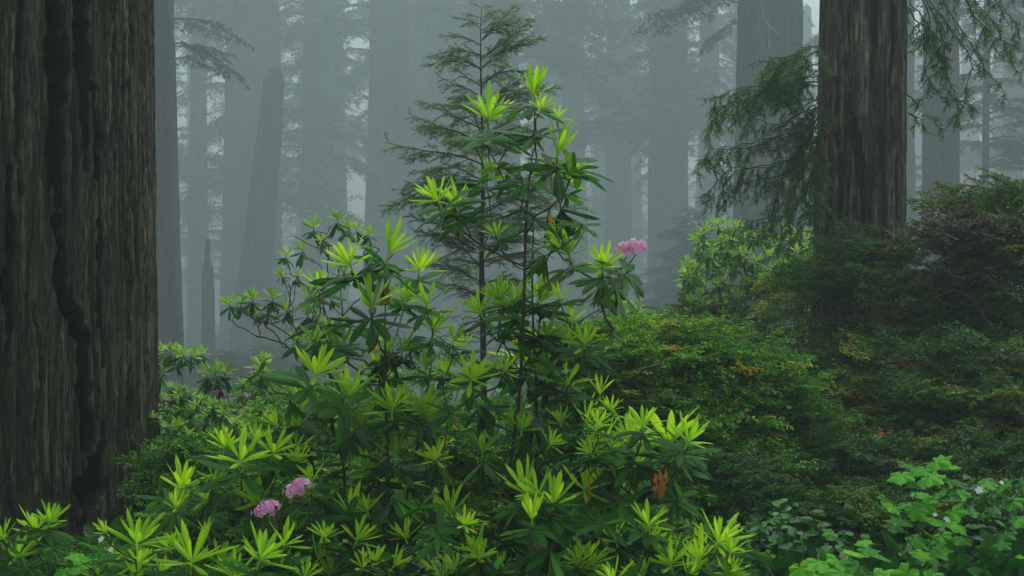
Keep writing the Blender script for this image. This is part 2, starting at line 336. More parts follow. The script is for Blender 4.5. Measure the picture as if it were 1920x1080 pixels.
# the great trunk at the left
def left_redwood():
    Y = 9.3; Rb = 1.62
    # right silhouette at px 278 : centre so that tangent ray hits it
    ang = math.atan((278 - 960) / F)
    # distance from centre to the ray = R  ->  cx = Y*tan(ang) - R/cos(ang)
    cx = Y * math.tan(ang) - Rb / math.cos(ang)
    Yc = Y + 0.0
    crack = crackfield([
        ([(96, -200, 14), (92, 0, 16), (104, 110, 20), (102, 250, 17), (106, 400, 12), (108, 540, 12), (132, 590, 22), (152, 640, 16), (152, 700, 11), (155, 760, 16), (165, 790, 20), (158, 860, 10)], 0.50, 1.0),
        ([(148, -200, 12), (146, 0, 13), (150, 100, 15), (152, 200, 13), (157, 330, 4)], 0.34, 1.0),
        ([(168, 150, 5), (180, 260, 7), (180, 420, 5), (184, 560, 6), (190, 700, 4)], 0.12, 0.8),
        ([(165, 850, 10), (170, 880, 22), (163, 920, 30), (160, 960, 14), (150, 1010, 7), (150, 1060, 5)], 0.50, 1.0),
        ([(200, 780, 4), (188, 860, 12), (176, 900, 12), (172, 940, 5)], 0.25, 0.9),
        ([(262, 860, 3), (266, 930, 17), (270, 980, 15), (272, 1080, 14)], 0.3, 1.0),
        ([(14, 300, 4), (18, 420, 9), (10, 520, 8), (20, 700, 3)], 0.12, 0.7),
        ([(40, -200, 5), (30, 120, 7), (26, 260, 6), (40, 380, 3)], 0.03, 0.6),
        ([(238, -200, 3), (237, 200, 3), (236, 600, 3), (246, 900, 4)], 0.03, 0.5),
        ([(262, -200, 2), (266, 300, 3), (264, 700, 2)], 0.02, 0.4),
        ([(205, -200, 2), (208, 160, 3), (206, 420, 3)], 0.02, 0.4),
        ([(60, 560, 2), (66, 700, 3), (60, 900, 2)], 0.02, 0.3)], 3, .7, 1.0)
    def rf(Z): return Rb + 0.05 * np.exp(-np.clip(Z, 0, 9) / 0.6) + 0.01 * (3.5 - Z)
    base = floor_z(cx, Yc)
    t = thing('redwood_tree', 'enormous dark redwood trunk at the left edge with charred vertical cracks, shade painted in', 'tree', (cx, Yc, base), 'redwoods standing in the fog')
    g = trunk(cx, Yc, base - 0.8, 12, rf, (0, 0), 1500, 900, 0.026, 0.055, 1.5, 11, crack, 0.04)
    rebase([g.obj('trunk', M['bark_big'])], t)
left_redwood()

def right_redwood():
    Y = 14.6; cx = (1624 - 960) / F * Y
    crack = crackfield([
        ([(1598, 195, 3), (1603, 225, 9), (1606, 260, 10), (1612, 300, 7), (1618, 380, 5), (1622, 440, 4)], 0.09, 0.8),
        ([(1645, 225, 4), (1650, 262, 7), (1650, 300, 6), (1640, 340, 3)], 0.07, 0.8),
        ([(1566, 130, 2), (1570, 260, 5), (1578, 330, 6), (1574, 430, 4)], 0.06, 0.6),
        ([(1594, -60, 2), (1590, 60, 4), (1597, 130, 3)], 0.05, 0.5),
        ([(1636, -60, 2), (1640, 80, 3), (1636, 160, 2)], 0.05, 0.4),
        ([(1672, -60, 2), (1668, 150, 3), (1676, 300, 3), (1680, 430, 2)], 0.05, 0.4),
        ([(1600, 640, 4), (1606, 740, 14), (1598, 860, 10), (1590, 900, 4)], 0.10, 0.9)], 7, 0.5)
    def rf(Z): return 0.415 + 0.008 * (4.6 - Z) + 0.22 * np.exp(-np.clip(Z + 0.2, 0, 9) / 0.7)
    base = floor_z(cx, Y)
    t = thing('redwood_tree', 'near upright redwood trunk right of centre, furrowed brown bark, green boughs', 'tree', (cx - 0.12, Y, base), 'redwoods standing in the fog')
    g = trunk(cx - 0.10, Y, base - 0.5, 12, rf, (0.012, 0), 640, 900, 0.022, 0.05, 1.7, 31, crack, 0.04)
    tk = g.obj('trunk', M['bark_red'])
    parts = [tk]
    return t, parts
RT, RT_parts = right_redwood()

# background redwoods:   centre px at top, width px, distance, base centre px, label, scar
def far_redwood(pxt, w, Y, pxb, label, seed, z1=60.0, flare=1.15, carve=None, name='redwood_tree', group='redwoods standing in the fog', nseg=96):
    Y = far_y(Y)
    zt = CZ + 540 / F * Y
    x1 = (pxt - 960) / F * Y; x0 = (pxb - 960) / F * Y; r = w / 2 / F * Y
    base = floor_z(x0, Y); sl = (x1 - x0) / (zt - base)
    t = thing(name, label, 'tree', (x0, Y, base), group)
    def rf(Z): return r * (1.03 - 0.006 * (Z - 1)) * (1 + (flare - 1) * np.exp(-np.clip(Z - base, 0, 30) / 3.0)) 
    g = trunk(x0 - sl * 0.4, Y, base - 0.4, z1, rf, (sl, 0), nseg, 160, min(0.24, r * .08), max(0.3, r * .2), 9.0, seed, carve, r * 0.22)
    rebase([g.obj('trunk', M['bark_far'])], t)
    return t, x0, sl, r
scar1 = crackfield([([(318, 470, 3), (318, 560, 12), (322, 640, 16), (322, 720, 18)], 0.16, 1.0)], 5, 0.4)
BG = {}
BG['t1'] = far_redwood(272, 110, 15, 280, 'pale foggy redwood trunk beside the enormous dark one, dark scar at its foot', 41, carve=scar1, nseg=260)
BG['t2'] = far_redwood(478, 106, 40, 476, 'wide grey redwood trunk in dense fog behind the leaning trunk', 42)
BG['t3'] = far_redwood(728, 84, 42, 728, 'broad misty redwood trunk behind the left side of the fir sapling', 43)
BG['t3b'] = far_redwood(812, 120, 56, 812, 'very faint wide redwood trunk between two clearer ones behind the sapling top', 44)
BG['t4'] = far_redwood(924, 108, 38, 924, 'foggy redwood trunk directly behind the tip of the sapling', 45)
BG['t5b'] = far_redwood(1075, 46, 50, 1078, 'slim faint trunk in the fog right of the sapling', 46)
BG['t5'] = far_redwood(1252, 76, 38, 1252, 'misty redwood trunk above the pink flower, right of centre', 47)
BG['t6'] = far_redwood(1443, 124, 18.5, 1432, 'thick grey-brown redwood trunk behind the hanging green boughs', 48, nseg=220)
BG['t9'] = far_redwood(1684, 60, 25, 1684, 'narrow trunk half hidden behind the right edge of the near brown trunk', 49)
BG['t7'] = far_redwood(1765, 64, 17, 1765, 'smooth grey trunk in fog between the near brown trunk and the thin pole tree', 50)
BG['t8'] = far_redwood(1852, 14, 20, 1842, 'thin pole-like young tree in the fog near the right edge', 51, nseg=32)
BG['t10'] = far_redwood(620, 60, 62, 620, 'faintest trunk in the gap left of centre', 52)
BG['t11'] = far_redwood(1160, 50, 60, 1158, 'barely visible trunk in the pale gap over the pink flower', 53)
BG['t12'] = far_redwood(585, 34, 48, 583, 'slim ghostly trunk right of the leaning trunk', 54)
BG['t13'] = far_redwood(1330, 40, 52, 1332, 'pale thin trunk in the fog left of the thick grey-brown one', 55)
BG['t14'] = far_redwood(1900, 40, 44, 1895, 'faint trunk at the right frame edge in the fog', 56)
BG['t15'] = far_redwood(372, 34, 50, 372, 'ghostly slender trunk between the scarred trunk and the wide grey one', 57)

def leaning_trunk():
    K = 4.4; Y = 29 * K; zt = at(0, 125, Y)[2]; x0 = (462 - 960) / F * Y; base = floor_z(x0, Y); x1 = (516 - 960) / F * Y
    t = thing('redwood_tree', 'leaning broken-topped redwood trunk tapering upward in the fog', 'tree', (x0, Y, base), 'redwoods standing in the fog')
    H = zt - base
    def rf(Z):
        u = np.clip((Z - base) / H, 0, 1); return ((0.36 - 0.19 * u) + 0.02) * K * np.interp(u, [0, .955, .97, .985, 1], [1, 1, .75, .62, .2])
    g = trunk(x0, Y, base - 0.3, zt, rf, ((x1 - x0) / H, 0), 120, 160, 0.15, 0.45, 8.0, 61, None, 0.25)
    rebase([g.obj('trunk', M['bark_far'])], t)
leaning_trunk()
def snag():
    K = 4.2; Y = 25 * K; x0 = (391 - 960) / F * Y; base = floor_z(x0, Y); zt = at(0, 448, Y)[2]; H = zt - base
    t = thing('dead_snag', 'short dark broken snag with pointed tip standing in the fog', 'dead tree', (x0, Y, base))
    def rf(Z):
        u = np.clip((Z - base) / H, 0, 1); return np.interp(u, [0, 0.25, 0.6, 0.78, 0.86, 1], [0.145 * K, 0.115 * K, 0.105 * K, 0.08 * K, 0.025 * K, 0.006 * K])
    g = trunk(x0, Y, base - 0.3, zt, rf, (-0.008, 0), 60, 140, 0.1, 0.25, 2.4, 66, None, 0.18)
    rebase([g.obj('trunk', M['bark_far'])], t)
snag()

# ------------------------------------------------------------------ leaf templates
def tpl(v, q=None, t=None, a=None):
    g = Geo(); g.add(v, q, t, a); return g.pack()
NEEDLE = tpl([[0, 0, 0], [.45, .5, 0], [1, 0, 0], [.45, -.5, 0]], [[0, 3, 2, 1]])
HLEAF = tpl([[0, 0, 0], [.3, .24, .04], [.72, .2, .04], [1, 0, -.06], [.72, -.2, .04], [.3, -.24, .04]], [[0, 3, 2, 1], [0, 5, 4, 3]])
OVAL = tpl([[0, 0, 0], [.18, .2, .03], [.5, .31, .05], [.8, .2, .01], [1, 0, -.08], [.8, -.2, .01], [.5, -.31, .05], [.18, -.2, .03], [.5, 0, 0]],
           [[0, 8, 2, 1], [8, 4, 3, 2], [0, 7, 6, 8], [8, 6, 5, 4]])

def axis(p0, d0, L, n, droop, wob, rng):
    P = [np.array(p0, float)]; d = nz(np.array(d0, float)); s = L / n
    for i in range(n):
        P.append(P[-1] + d * s)
        d = nz(d + np.array([0, 0, -droop / n]) + rng.normal(0, wob, 3) / math.sqrt(n))
    return np.array(P)
def along(P, t):
    d = np.r_[0, np.cumsum(np.linalg.norm(np.diff(P, axis=0), axis=1))]; s = np.asarray(t) * d[-1]
    p = np.stack([np.interp(s, d, P[:, k]) for k in range(3)], 1)
    p2 = np.stack([np.interp(s + d[-1] * .02, d, P[:, k]) for k in range(3)], 1); p1 = np.stack([np.interp(s - d[-1] * .02, d, P[:, k]) for k in range(3)], 1)
    return p, nz(p2 - p1)
def foliate(lf, P, spacing, length, width, ang, rng, tp=NEEDLE, start=0.05, tint=(0.2, 0.3), tipnew=0.0, roll=0.35, zs=None):
    L = np.linalg.norm(np.diff(P, axis=0), axis=1).sum(); n = max(2, int(L * (1 - start) / spacing))
    t = np.repeat(np.linspace(start, 1.0, n), 2); side = np.tile([1.0, -1.0], n)
    t = np.clip(t + rng.normal(0, 0.3 / n, 2 * n), 0, 1)
    p, T = along(P, t); up = np.array([0, 0, 1.0]) + rng.normal(0, roll, (2 * n, 3))
    s = nz(np.cross(up, T)); a = ang + rng.normal(0, 0.18, 2 * n)
    D = T * np.cos(a)[:, None] + s * (side * np.sin(a))[:, None] + np.array([0, 0, 1.0]) * rng.normal(-0.08, 0.15, 2 * n)[:, None]
    N = up + rng.normal(0, 0.25, (2 * n, 3))
    Mx = frames(D, N); ln = length * rng.uniform(0.75, 1.15, 2 * n) * np.where(t > 0.9, 0.75, 1)
    sc = np.stack([ln, width / length * ln, ln if zs is None else ln * zs], 1)
    lf.scatter(tp, Mx * sc[:, None, :], p, tint[0] + rng.uniform(0, tint[1], 2 * n) + tipnew * t ** 2)

# a flat fir bough of length 1 (wood, needles)
def fir_bough(seed, L=1.0, twig=0.36, ntw=20, nl=0.022, nw=0.0045, nsp=0.011, droop=0.5, sub=True, tips=0.5, bare=0.12, r=0.006, tint=(0.1, 0.4), flat=0.25):
    rng = np.random.default_rng(seed); w = Geo(); lf = Geo()
    P = axis((0, 0, 0), (1, 0, 0.25), L, 12, droop, 0.25, rng)
    tube(w, P, np.linspace(r, r * .2, len(P)), 4)
    for i in range(ntw):
        t = bare + (1 - bare) * (i + rng.uniform(-.3, .3)) / ntw; p, T = along(P, [min(max(t, 0.02), .98)])
        sd = 1 if i % 2 else -1; s = nz(np.cross([0, 0, 1], T[0])) * sd
        tl = twig * L * (1.0 - 0.72 * t) * rng.uniform(0.55, 1.15) * min(1, 0.45 + 3 * (t - bare + .05))
        d = T[0] * 0.72 + s * 0.75 + np.array([0, 0, rng.normal(0.0, flat)])
        Q = axis(p[0], d, tl, 6, droop * 0.9, 0.2, rng); tube(w, Q, np.linspace(r * .4, r * .15, len(Q)), 3, cap=False)
        if rng.random() < 0.93: foliate(lf, Q, nsp, nl, nw, 1.05, rng, start=0.25 if tl > .1 else 0.1, tint=tint, tipnew=tips * .3)
        if sub and tl > 0.09:
            for m in range(int(tl / 0.045)):
                tt = rng.uniform(0.25, 0.95); pp, T2 = along(Q, [tt]); s2 = nz(np.cross([0, 0, 1], T2[0])) * (1 if m % 2 else -1)
                Q2 = axis(pp[0], T2[0] * .75 + s2 * .7 + np.array([0, 0, rng.normal(0, flat)]), tl * 0.42 * (1.1 - tt * .6), 4, droop, 0.2, rng)
                tube(w, Q2, np.linspace(r * .22, r * .12, len(Q2)), 3, cap=False)
                foliate(lf, Q2, nsp, nl, nw, 1.05, rng, start=0.1, tint=tint, tipnew=tips * .4)
    foliate(lf, P[len(P) // 2:], nsp, nl, nw, 1.05, rng, tint=tint, tipnew=tips * .4)
    return w.pack(), lf.pack()
def place(wood, leaf, tp, p, d, sc, up=(0, 0, 1), tint=0.0):
    Mx = frames(np.array([d], float), np.array([up], float)) * sc
    if wood is not None: wood.scatter(tp[0], Mx, np.array([p], float))
    if leaf is not None: leaf.scatter(tp[1], Mx, np.array([p], float), [tint])

# ------------------------------------------------------------------ the young fir / hemlock sapling behind the rhododendron
def sapling():
    rng = np.random.default_rng(5); Y = 13.2
    base = at(910, 1180, Y); top = at(903, 12, Y)
    gz = floor_z(base[0], Y); base[2] = gz - 0.05
    t = thing('fir_sapling', 'slender dark green conifer sapling with open feathery layers, behind the central rhododendron', 'tree', (base[0], Y, gz))
    w = Geo(); lf = Geo(); H = top[2] - base[2]
    P = smooth_path([base, at(909, 900, Y), at(906, 640, Y), at(903, 480, Y), at(906, 330, Y), at(902, 160, Y), at(901, 70, Y), top], 40)
    rr = np.interp(P[:, 2], [base[2], at(0, 500, Y)[2], at(0, 200, Y)[2], top[2]], [0.036, 0.026, 0.011, 0.002])
    tk = Geo(); tube(tk, P, rr, 8)
    B = [fir_bough(100 + k, 1.0, 0.44, 25, 0.027, 0.0062, 0.0085, 0.45, True, 0.6, 0.1, 0.009, tint=(0.15, 0.4)) for k in range(5)]
    def len_at(py, side):
        yl = [15, 60, 100, 160, 230, 250, 330, 390, 430, 520, 600]
        if side < 0: v = [12, 80, 100, 125, 120, 175, 195, 180, 130, 150, 130]
        else: v = [10, 90, 115, 130, 150, 150, 150, 180, 190, 120, 110]
        return np.interp(py, yl, v) / F * Y
    py = 22.0; k = 0
    while py < 560:
        for s in (-1, 1):
            for rep in range(2 if rng.random() < .65 else 1):
                L = len_at(py, s) * rng.uniform(0.8, 1.12)
                az = rng.normal(0, 0.55) if rep == 0 else rng.uniform(-1.5, 1.5)
                d = np.array([s * math.cos(az), math.sin(az), rng.uniform(0.15, 0.4) if py < 330 else rng.uniform(-0.05, 0.2)])
                p = at(np.interp(py, [12, 900], [903, 908]), py + rng.uniform(-8, 8), Y)
                place(w, lf, B[k % 5], p, d, L, (rng.normal(0, .2), rng.normal(0, .2), 1), rng.uniform(.1, .4)); k += 1
        py += np.interp(py, [0, 100, 500], [15, 27, 34])
    # lower bare and half-bare twiggy branches
    Bb = [fir_bough(140 + k, 1.0, 0.40, 20, 0.02, 0.005, 0.02, 0.9, True, 0.2, 0.1, 0.008, tint=(0.1, 0.3)) for k in range(3)]
    for i in range(34):
        pyy = rng.uniform(400, 700); s = rng.choice([-1, 1]); az = rng.normal(0, .8)
        place(w, lf if rng.random() < .3 else None, Bb[i % 3], at(905, pyy, Y), (s * math.cos(az), math.sin(az), rng.uniform(0, .45)), rng.uniform(.3, .62))
    # long thin bough reaching right toward the pink flower, and a mass of boughs low on the left
    for (x0, y0, x1, y1, L) in ((905, 420, 1140, 430, .95), (905, 400, 1110, 378, .82), (905, 470, 1150, 455, .95), (905, 440, 720, 380, .74), (905, 470, 730, 430, .7), (905, 500, 760, 455, .62), (905, 530, 740, 520, .66), (905, 560, 780, 560, .5), (905, 420, 760, 420, .6), (905, 480, 800, 470, .5)):
        a, b = at(x0, y0, Y), at(x1, y1, Y); place(w, lf, B[int(x1) % 5], a, (b - a) + np.array([0, rng.normal(0, .25), 0.12]), L * 1.16, (0, -.15, 1), .2)
    rebase([tk.obj('trunk', M['twig']), w.obj('branches', M['twig']), lf.obj('foliage', M['needle'])], t)
sapling()

# ------------------------------------------------------------------ drooping redwood boughs on the right trunk
def hang_bough(pts, seed, tw_len=(0.14, 0.34), n=26, start=0.15, down=1.0, r=0.008, dens=1.0):
    rng = np.random.default_rng(seed); w = Geo(); lf = Geo()
    P = smooth_path(pts, 30); P = P + np.cumsum(rng.normal(0, .011, P.shape), 0); tube(w, P, np.linspace(r, r * .25, len(P)), 5)
    for i in range(n):
        t = start + (1 - start) * (i + rng.random()) / n; p, T = along(P, [min(t, .99)])
        sd = rng.choice([-1, 1]); s = nz(np.cross([0, 0, 1], T[0] + 1e-3)) * sd
        d = T[0] * rng.uniform(.2, .9) + s * rng.uniform(.3, .9) + np.array([0, 0, -rng.uniform(0, .9) * down])
        L = rng.uniform(*tw_len); Q = axis(p[0], d, L, 7, 1.1 * down, .6, rng)
        tube(w, Q, np.linspace(.0026, .001, len(Q)), 3, cap=False)
        foliate(lf, Q, 0.011 / dens, 0.032, 0.0095, 0.85, rng, start=.1, tint=(0.1, 0.5), tipnew=.4)
        for m in range(int(L / 0.035)):
            tt = rng.uniform(.15, .95); pp, T2 = along(Q, [tt]); s2 = nz(np.cross(rng.normal(0, .5, 3) + np.array([0, 0, 1]), T2[0])) * (1 if m % 2 else -1)
            Q2 = axis(pp[0], T2[0] * .7 + s2 * .8, rng.uniform(.05, .13), 4, .7, .25, rng)
            tube(w, Q2, np.linspace(.0016, .0008, len(Q2)), 3, cap=False)
            foliate(lf, Q2, 0.011 / dens, 0.030, 0.009, 0.85, rng, start=.05, tint=(0.15, 0.5), tipnew=.45)
    return w, lf
def boughs():
    Y = 14.0
    L = []
    def b(pp, n, **k): L.append((pp, n, k))
    for row in ([(1552,92),(1520,98),(1480,112),(1450,130)], [(1552,84),(1500,100),(1465,108),(1440,118)], [(1552,110),(1515,120),(1470,140),(1445,150)],
                [(1552,140),(1500,150),(1430,158),(1370,172),(1338,190)], [(1552,150),(1500,165),(1420,175),(1350,200),(1325,215)], [(1552,165),(1480,170),(1400,185),(1345,230)],
                [(1552,170),(1510,185),(1450,195),(1395,210)], [(1552,175),(1520,200),(1500,230),(1480,250)]):
        b(row, 25, down=.7)
    for row in ([(1550,180),(1500,215),(1450,243),(1410,228),(1385,215)], [(1550,190),(1500,240),(1430,260),(1370,262),(1335,275)], [(1550,195),(1510,270),(1440,300),(1400,305),(1360,340)],
                [(1550,200),(1515,290),(1480,330),(1420,350),(1350,362),(1325,372)], [(1550,215),(1525,300),(1490,370),(1440,400),(1380,402)], [(1550,230),(1530,330),(1515,400),(1480,440),(1450,470)],
                [(1550,205),(1500,280),(1460,350),(1440,420)], [(1550,240),(1530,300),(1520,380),(1530,430)], [(1550,215),(1490,265),(1400,290),(1345,300),(1328,312)], [(1550,250),(1500,330),(1460,390),(1400,430)],
                [(1552,225),(1518,330),(1500,400),(1475,455)], [(1552,200),(1535,260),(1528,330),(1535,400)], [(1550,235),(1480,310),(1400,335),(1350,350)]):
        b(row, 19, start=.18, down=1.2)
    for i, (row, n, k) in enumerate(L):
        rng = np.random.default_rng(900 + i); dy = rng.uniform(-.9, .15)
        pts = [at(x, y, Y + dy * min(1, j / 2)) for j, (x, y) in enumerate(row)]
        w, lf = hang_bough(pts, 700 + i, n=n, **k)
        o = w.obj('bough', M['twig']); f = lf.obj('foliage', M['needle_red']); f.parent = o; RT_parts.append(o)
    L2 = ([(1695,-60),(1730,-20),(1760,40),(1772,110),(1790,160),(1830,175)], [(1695,-80),(1760,-40),(1830,10),(1870,70),(1880,120)], [(1695,-60),(1730,20),(1722,100),(1740,170),(1790,190)],
          [(1695,-110),(1790,-70),(1870,-10),(1915,40),(1940,90)], [(1700,20),(1712,60),(1725,90),(1745,120)], [(1700,170),(1715,180),(1735,172)], [(1700,215),(1715,225),(1740,232)],
          [(1695,-70),(1740,0),(1800,90),(1815,150),(1800,215),(1780,235)], [(1695,-120),(1800,-60),(1860,30),(1845,100)], [(1695,-130),(1830,-80),(1900,-20),(1960,30),(1970,80)], [(1695,-90),(1740,-40),(1790,30),(1850,130),(1885,165)],
          [(1695,-40),(1715,20),(1735,60),(1760,80)], [(1695,-90),(1780,-30),(1830,60),(1900,95),(1935,130)])
    for i, row in enumerate(L2):
        rng = np.random.default_rng(950 + i); dy = rng.uniform(-.8, .3)
        pts = [at(x, y, Y + dy * min(1, j / 2)) for j, (x, y) in enumerate(row)]
        w, lf = hang_bough(pts, 800 + i, n=15 if i not in (5, 6) else 5, start=.3 if i not in (5, 6) else .1, down=1.0, tw_len=(.1, .28))
        o = w.obj('bough', M['twig']); f = lf.obj('foliage', M['needle_red']); f.parent = o; RT_parts.append(o)
    rng = np.random.default_rng(44); w = Geo()
    tube(w, [at(1583, 226, 14.05), at(1592, 222, 13.98), at(1602, 217, 14.0), at(1612, 212, 14.2)], [.003, .005, .009, .014], 6)
    o = w.obj('dead_twig', M['bark_red']); RT_parts.append(o)
    rebase(RT_parts, RT)
boughs()
def pale_branch():
    w = Geo(); Y = 84; rng = np.random.default_rng(3)
    for row in ([(1425,-20),(1432,30),(1442,50),(1441,88)], [(1432,30),(1424,42),(1419,62)], [(1440,50),(1452,56),(1462,66)]):
        tube(w, smooth_path([at(x, y, Y) for x, y in row], 16), np.linspace(.022, .007, 17)[:len(smooth_path([at(x, y, Y) for x, y in row], 16))] if False else .016, 5)
    t = BG['t6'][0]; rebase([w.obj('dead_branch', M['twig_pale'])], t)
pale_branch()

# ------------------------------------------------------------------ fog-softened crowns on the background trees
FB = [fir_bough(300 + k, 1.0, 0.5, 22, 0.05, 0.016, 0.022, 0.7, True, 0.3, 0.08, 0.010, flat=.12) for k in range(5)]
FBL = [fir_bough(320 + k, 1.0, 0.5, 18, 0.075, 0.028, 0.045, 0.7, False, 0.3, 0.08, 0.012, flat=.12) for k in range(5)]
def crown(key, n, pyr, Lr, seed, side=None, tp=FB, zdir=(-.25, .15), front=1.0):
    t, x0, sl, r = BG[key]; rng = np.random.default_rng(seed); w = Geo(); lf = Geo(); Y = t.location.y; K = 4.7
    for i in range(n):
        py = rng.uniform(*pyr); z = CZ - (py - 540) / F * Y; az = rng.uniform(0, 2 * PI)
        if side: az = (0 if side > 0 else PI) + rng.normal(0, .7)
        d = np.array([math.cos(az), -abs(math.sin(az)) if rng.random() < .6 else math.sin(az), rng.uniform(*zdir)])
        L = rng.uniform(*Lr) * K; p = np.array([x0 + sl * (z - t.location.z), Y, z]) + d * r * .8
        place(w, lf, tp[rng.integers(5)], p, d, L, (rng.normal(0, .15), rng.normal(0, .15), 1))
        if n < 6:
            o = w.obj('branch', M['bark_far']); f = lf.obj('foliage', M['needle_far'], o); rebase([o], t); w = Geo(); lf = Geo()
    if n < 6: return
    o = w.obj('branches', M['bark_far']); f = lf.obj('crown', M['needle_far']); rebase([o, f], t)
crown('t1', 5, (-120, 260), (.6, 1.4), 1, 1)
crown('t2', 46, (-300, 420), (1.8, 4.0), 2, None)
crown('t15', 90, (-300, 560), (1.2, 3.4), 3, None)
crown('t3', 18, (-300, 60), (2, 4), 4, None)
crown('t12', 32, (-300, 330), (1.5, 4.2), 5, None)
crown('t4', 22, (-300, 150), (2, 4), 6, 1)
crown('t5b', 70, (-300, 330), (1.4, 3.6), 7, None)
crown('t5', 44, (-300, 330), (1.6, 4.0), 8, None)
crown('t13', 70, (-300, 300), (1.4, 3.6), 9, None)
crown('t11', 60, (-300, 260), (1.5, 4.0), 10, None)
crown('t6', 10, (-200, 60), (.8, 1.6), 11, -1)
crown('t8', 60, (-250, 330), (.5, 1.3), 12, None)
crown('t14', 60, (-300, 380), (1.2, 3.6), 13, None)
crown('t9', 24, (-300, 420), (1.0, 2.2), 14, None)
crown('t10', 34, (-300, 300), (2.0, 5.0), 15, None)
crown('t3b', 50, (-300, 260), (2.0, 5.0), 16, None)

# dim young conifers low in the fog
def low_conifer(px, Y, hpx, wpx, label, seed, base_py=None, n=60, zd=(-.1, .15)):
    Y = far_y(Y)
    rng = np.random.default_rng(seed); x = (px - 960) / F * Y; gz = floor_z(x, Y); top = CZ - (hpx - 540) / F * Y; H = top - gz
    t = thing('young_conifer', label, 'tree', (x, Y, gz), 'young conifers dim in the fog'); tk = Geo(); w = Geo(); lf = Geo()
    tube(tk, [(x, Y, gz - .1), (x + .03, Y, gz + H * .5), (x, Y, top)], [.05 + H * .008, .03 + H * .003, .006], 8)
    for i in range(n):
        u = (i + rng.random()) / n; z = gz + H * (.12 + .86 * u); az = rng.uniform(0, 2 * PI); L = wpx / 2 / F * Y * (1.08 - u) ** .7 * rng.uniform(.75, 1.15)
        place(w, lf, FB[rng.integers(5)], (x, Y, z), (math.cos(az), math.sin(az), rng.uniform(*zd)), L, (rng.normal(0, .1), rng.normal(0, .1), 1))
    rebase([tk.obj('trunk', M['bark_far']), w.obj('branches', M['bark_far']), lf.obj('foliage', M['needle_far'])], t)
low_conifer(1300, 21, 385, 330, 'dark broad young conifer in fog right of the pink flower', 21, n=150)
low_conifer(505, 27, 480, 210, 'dim bushy young conifer at the foot of the leaning trunk', 22, n=80)
low_conifer(660, 33, 560, 240, 'very dim young conifer behind the left rhododendrons', 23, n=60)
low_conifer(1130, 34, 500, 200, 'faint low conifer in fog below the pink flower', 24, n=60)
low_conifer(535, 19, 470, 90, 'thin sparse sapling in fog left of the bright shrubs', 25, n=22)
low_conifer(1850, 30, 330, 300, 'hazy young conifer behind the reddish thicket at the right', 26, n=90)

for k_, (px_, Y_, h_, w_, lb_) in enumerate(((420, 15, 655, 170, 'low dim conifer between the snag and the leaning trunk'), (500, 17, 640, 200, 'spreading dim conifer low in the gap of the clearing'),
        (590, 18, 625, 220, 'dusky low conifer behind the open twiggy rhododendron'), (330, 16, 640, 150, 'low dim conifer at the foot of the scarred trunk'), (700, 20, 600, 260, 'broad low conifer dim behind the left rhododendron stems'),
        (1010, 20, 600, 260, 'broad low conifer dim behind the central stems'), (1200, 19, 560, 200, 'low dim conifer just behind the light green misty shrub'))):
    low_conifer(px_, Y_, h_, w_, lb_, 210 + k_, n=80)

# ------------------------------------------------------------------ far wood: trees beyond counting at the end of sight
def far_wood():
    rng = np.random.default_rng(77); lf = Geo()
    for i in range(64):
        x = rng.uniform(-190, 190); Y = rng.uniform(264, 362); r = rng.uniform(1.2, 4.0)
        z = np.linspace(-9, 60, 8); tube(lf, np.stack([np.full(8, x), np.full(8, Y), z], 1), r * (1.05 - z * .01), 12)
        for k in range(int(rng.integers(16, 30))):
            az = rng.uniform(0, 2 * PI); zz = rng.uniform(2, 60) if rng.random() < .45 else rng.uniform(-4, 24)
            place(None, lf, FBL[rng.integers(5)], (x, Y, zz), (math.cos(az), math.sin(az), rng.uniform(-.3, .1)), rng.uniform(9, 21), (rng.normal(0, .15), rng.normal(0, .15), 1))
    o = lf.obj('far_wood', M['needle_far']); o['label'] = 'dense far wood fading out in the fog'; o['category'] = 'forest'; o['kind'] = 'stuff'
far_wood()

# ------------------------------------------------------------------ rhododendron leaves, whorls, stems
def leaf_mesh(g, p, az, el, L, Wd, arch, curl, seed, tint, nr=7, roll=0.0):
    """one lance-shaped leaf: centre line leaves p at azimuth az, elevation el, and arches down"""
    n = nr; t = np.linspace(0, 1, n + 1); e = el - arch * t ** 1.2
    dx = np.r_[0, np.cumsum(np.cos(e[:-1]) * L / n)]; dz = np.r_[0, np.cumsum(np.sin(e[:-1]) * L / n)]
    dirh = np.array([math.cos(az), math.sin(az), 0]); side = np.array([-math.sin(az), math.cos(az), 0])
    ctr = p + dx[:, None] * dirh + dz[:, None] * np.array([0, 0, 1.0])
    nor = -np.sin(e)[:, None] * dirh + np.cos(e)[:, None] * np.array([0, 0, 1.0])
    wv = Wd * 0.5 * np.clip(np.interp(t, [0, .06, .2, .45, .7, .88, 1], [.1, .16, .55, .95, 1.0, .68, .04]), 0, 1)
    cs = np.array([-1, -.5, 0, .5, 1.0]); drop = np.array([-1.0, -.2, 0, -.2, -1.0])
    sd = side * math.cos(roll); sdz = math.sin(roll)
    S_ = side[None] * math.cos(roll) + nor * sdz; N_ = nor * math.cos(roll) - side[None] * sdz
    wavy = 0.06 * np.sin(t * 9 + seed * 1.7)
    v = ctr[:, None] + (cs[None, :, None] * wv[:, None, None]) * S_[:, None] + ((drop * curl)[None, :] * wv[:, None] + wavy[:, None] * wv[:, None] * cs[None])[:, :, None] * N_[:, None]
    i, j = np.meshgrid(np.arange(n), np.arange(4), indexing='ij')
    q = np.stack([i*5+j, (i+1)*5+j, (i+1)*5+j+1, i*5+j+1], -1).reshape(-1, 4)
    a = np.zeros(((n + 1) * 5, 2)); a[:, 0] = tint; a[:, 1] = np.tile(np.abs(cs), n + 1)
    g.add(v.reshape(-1, 3), q, None, a)
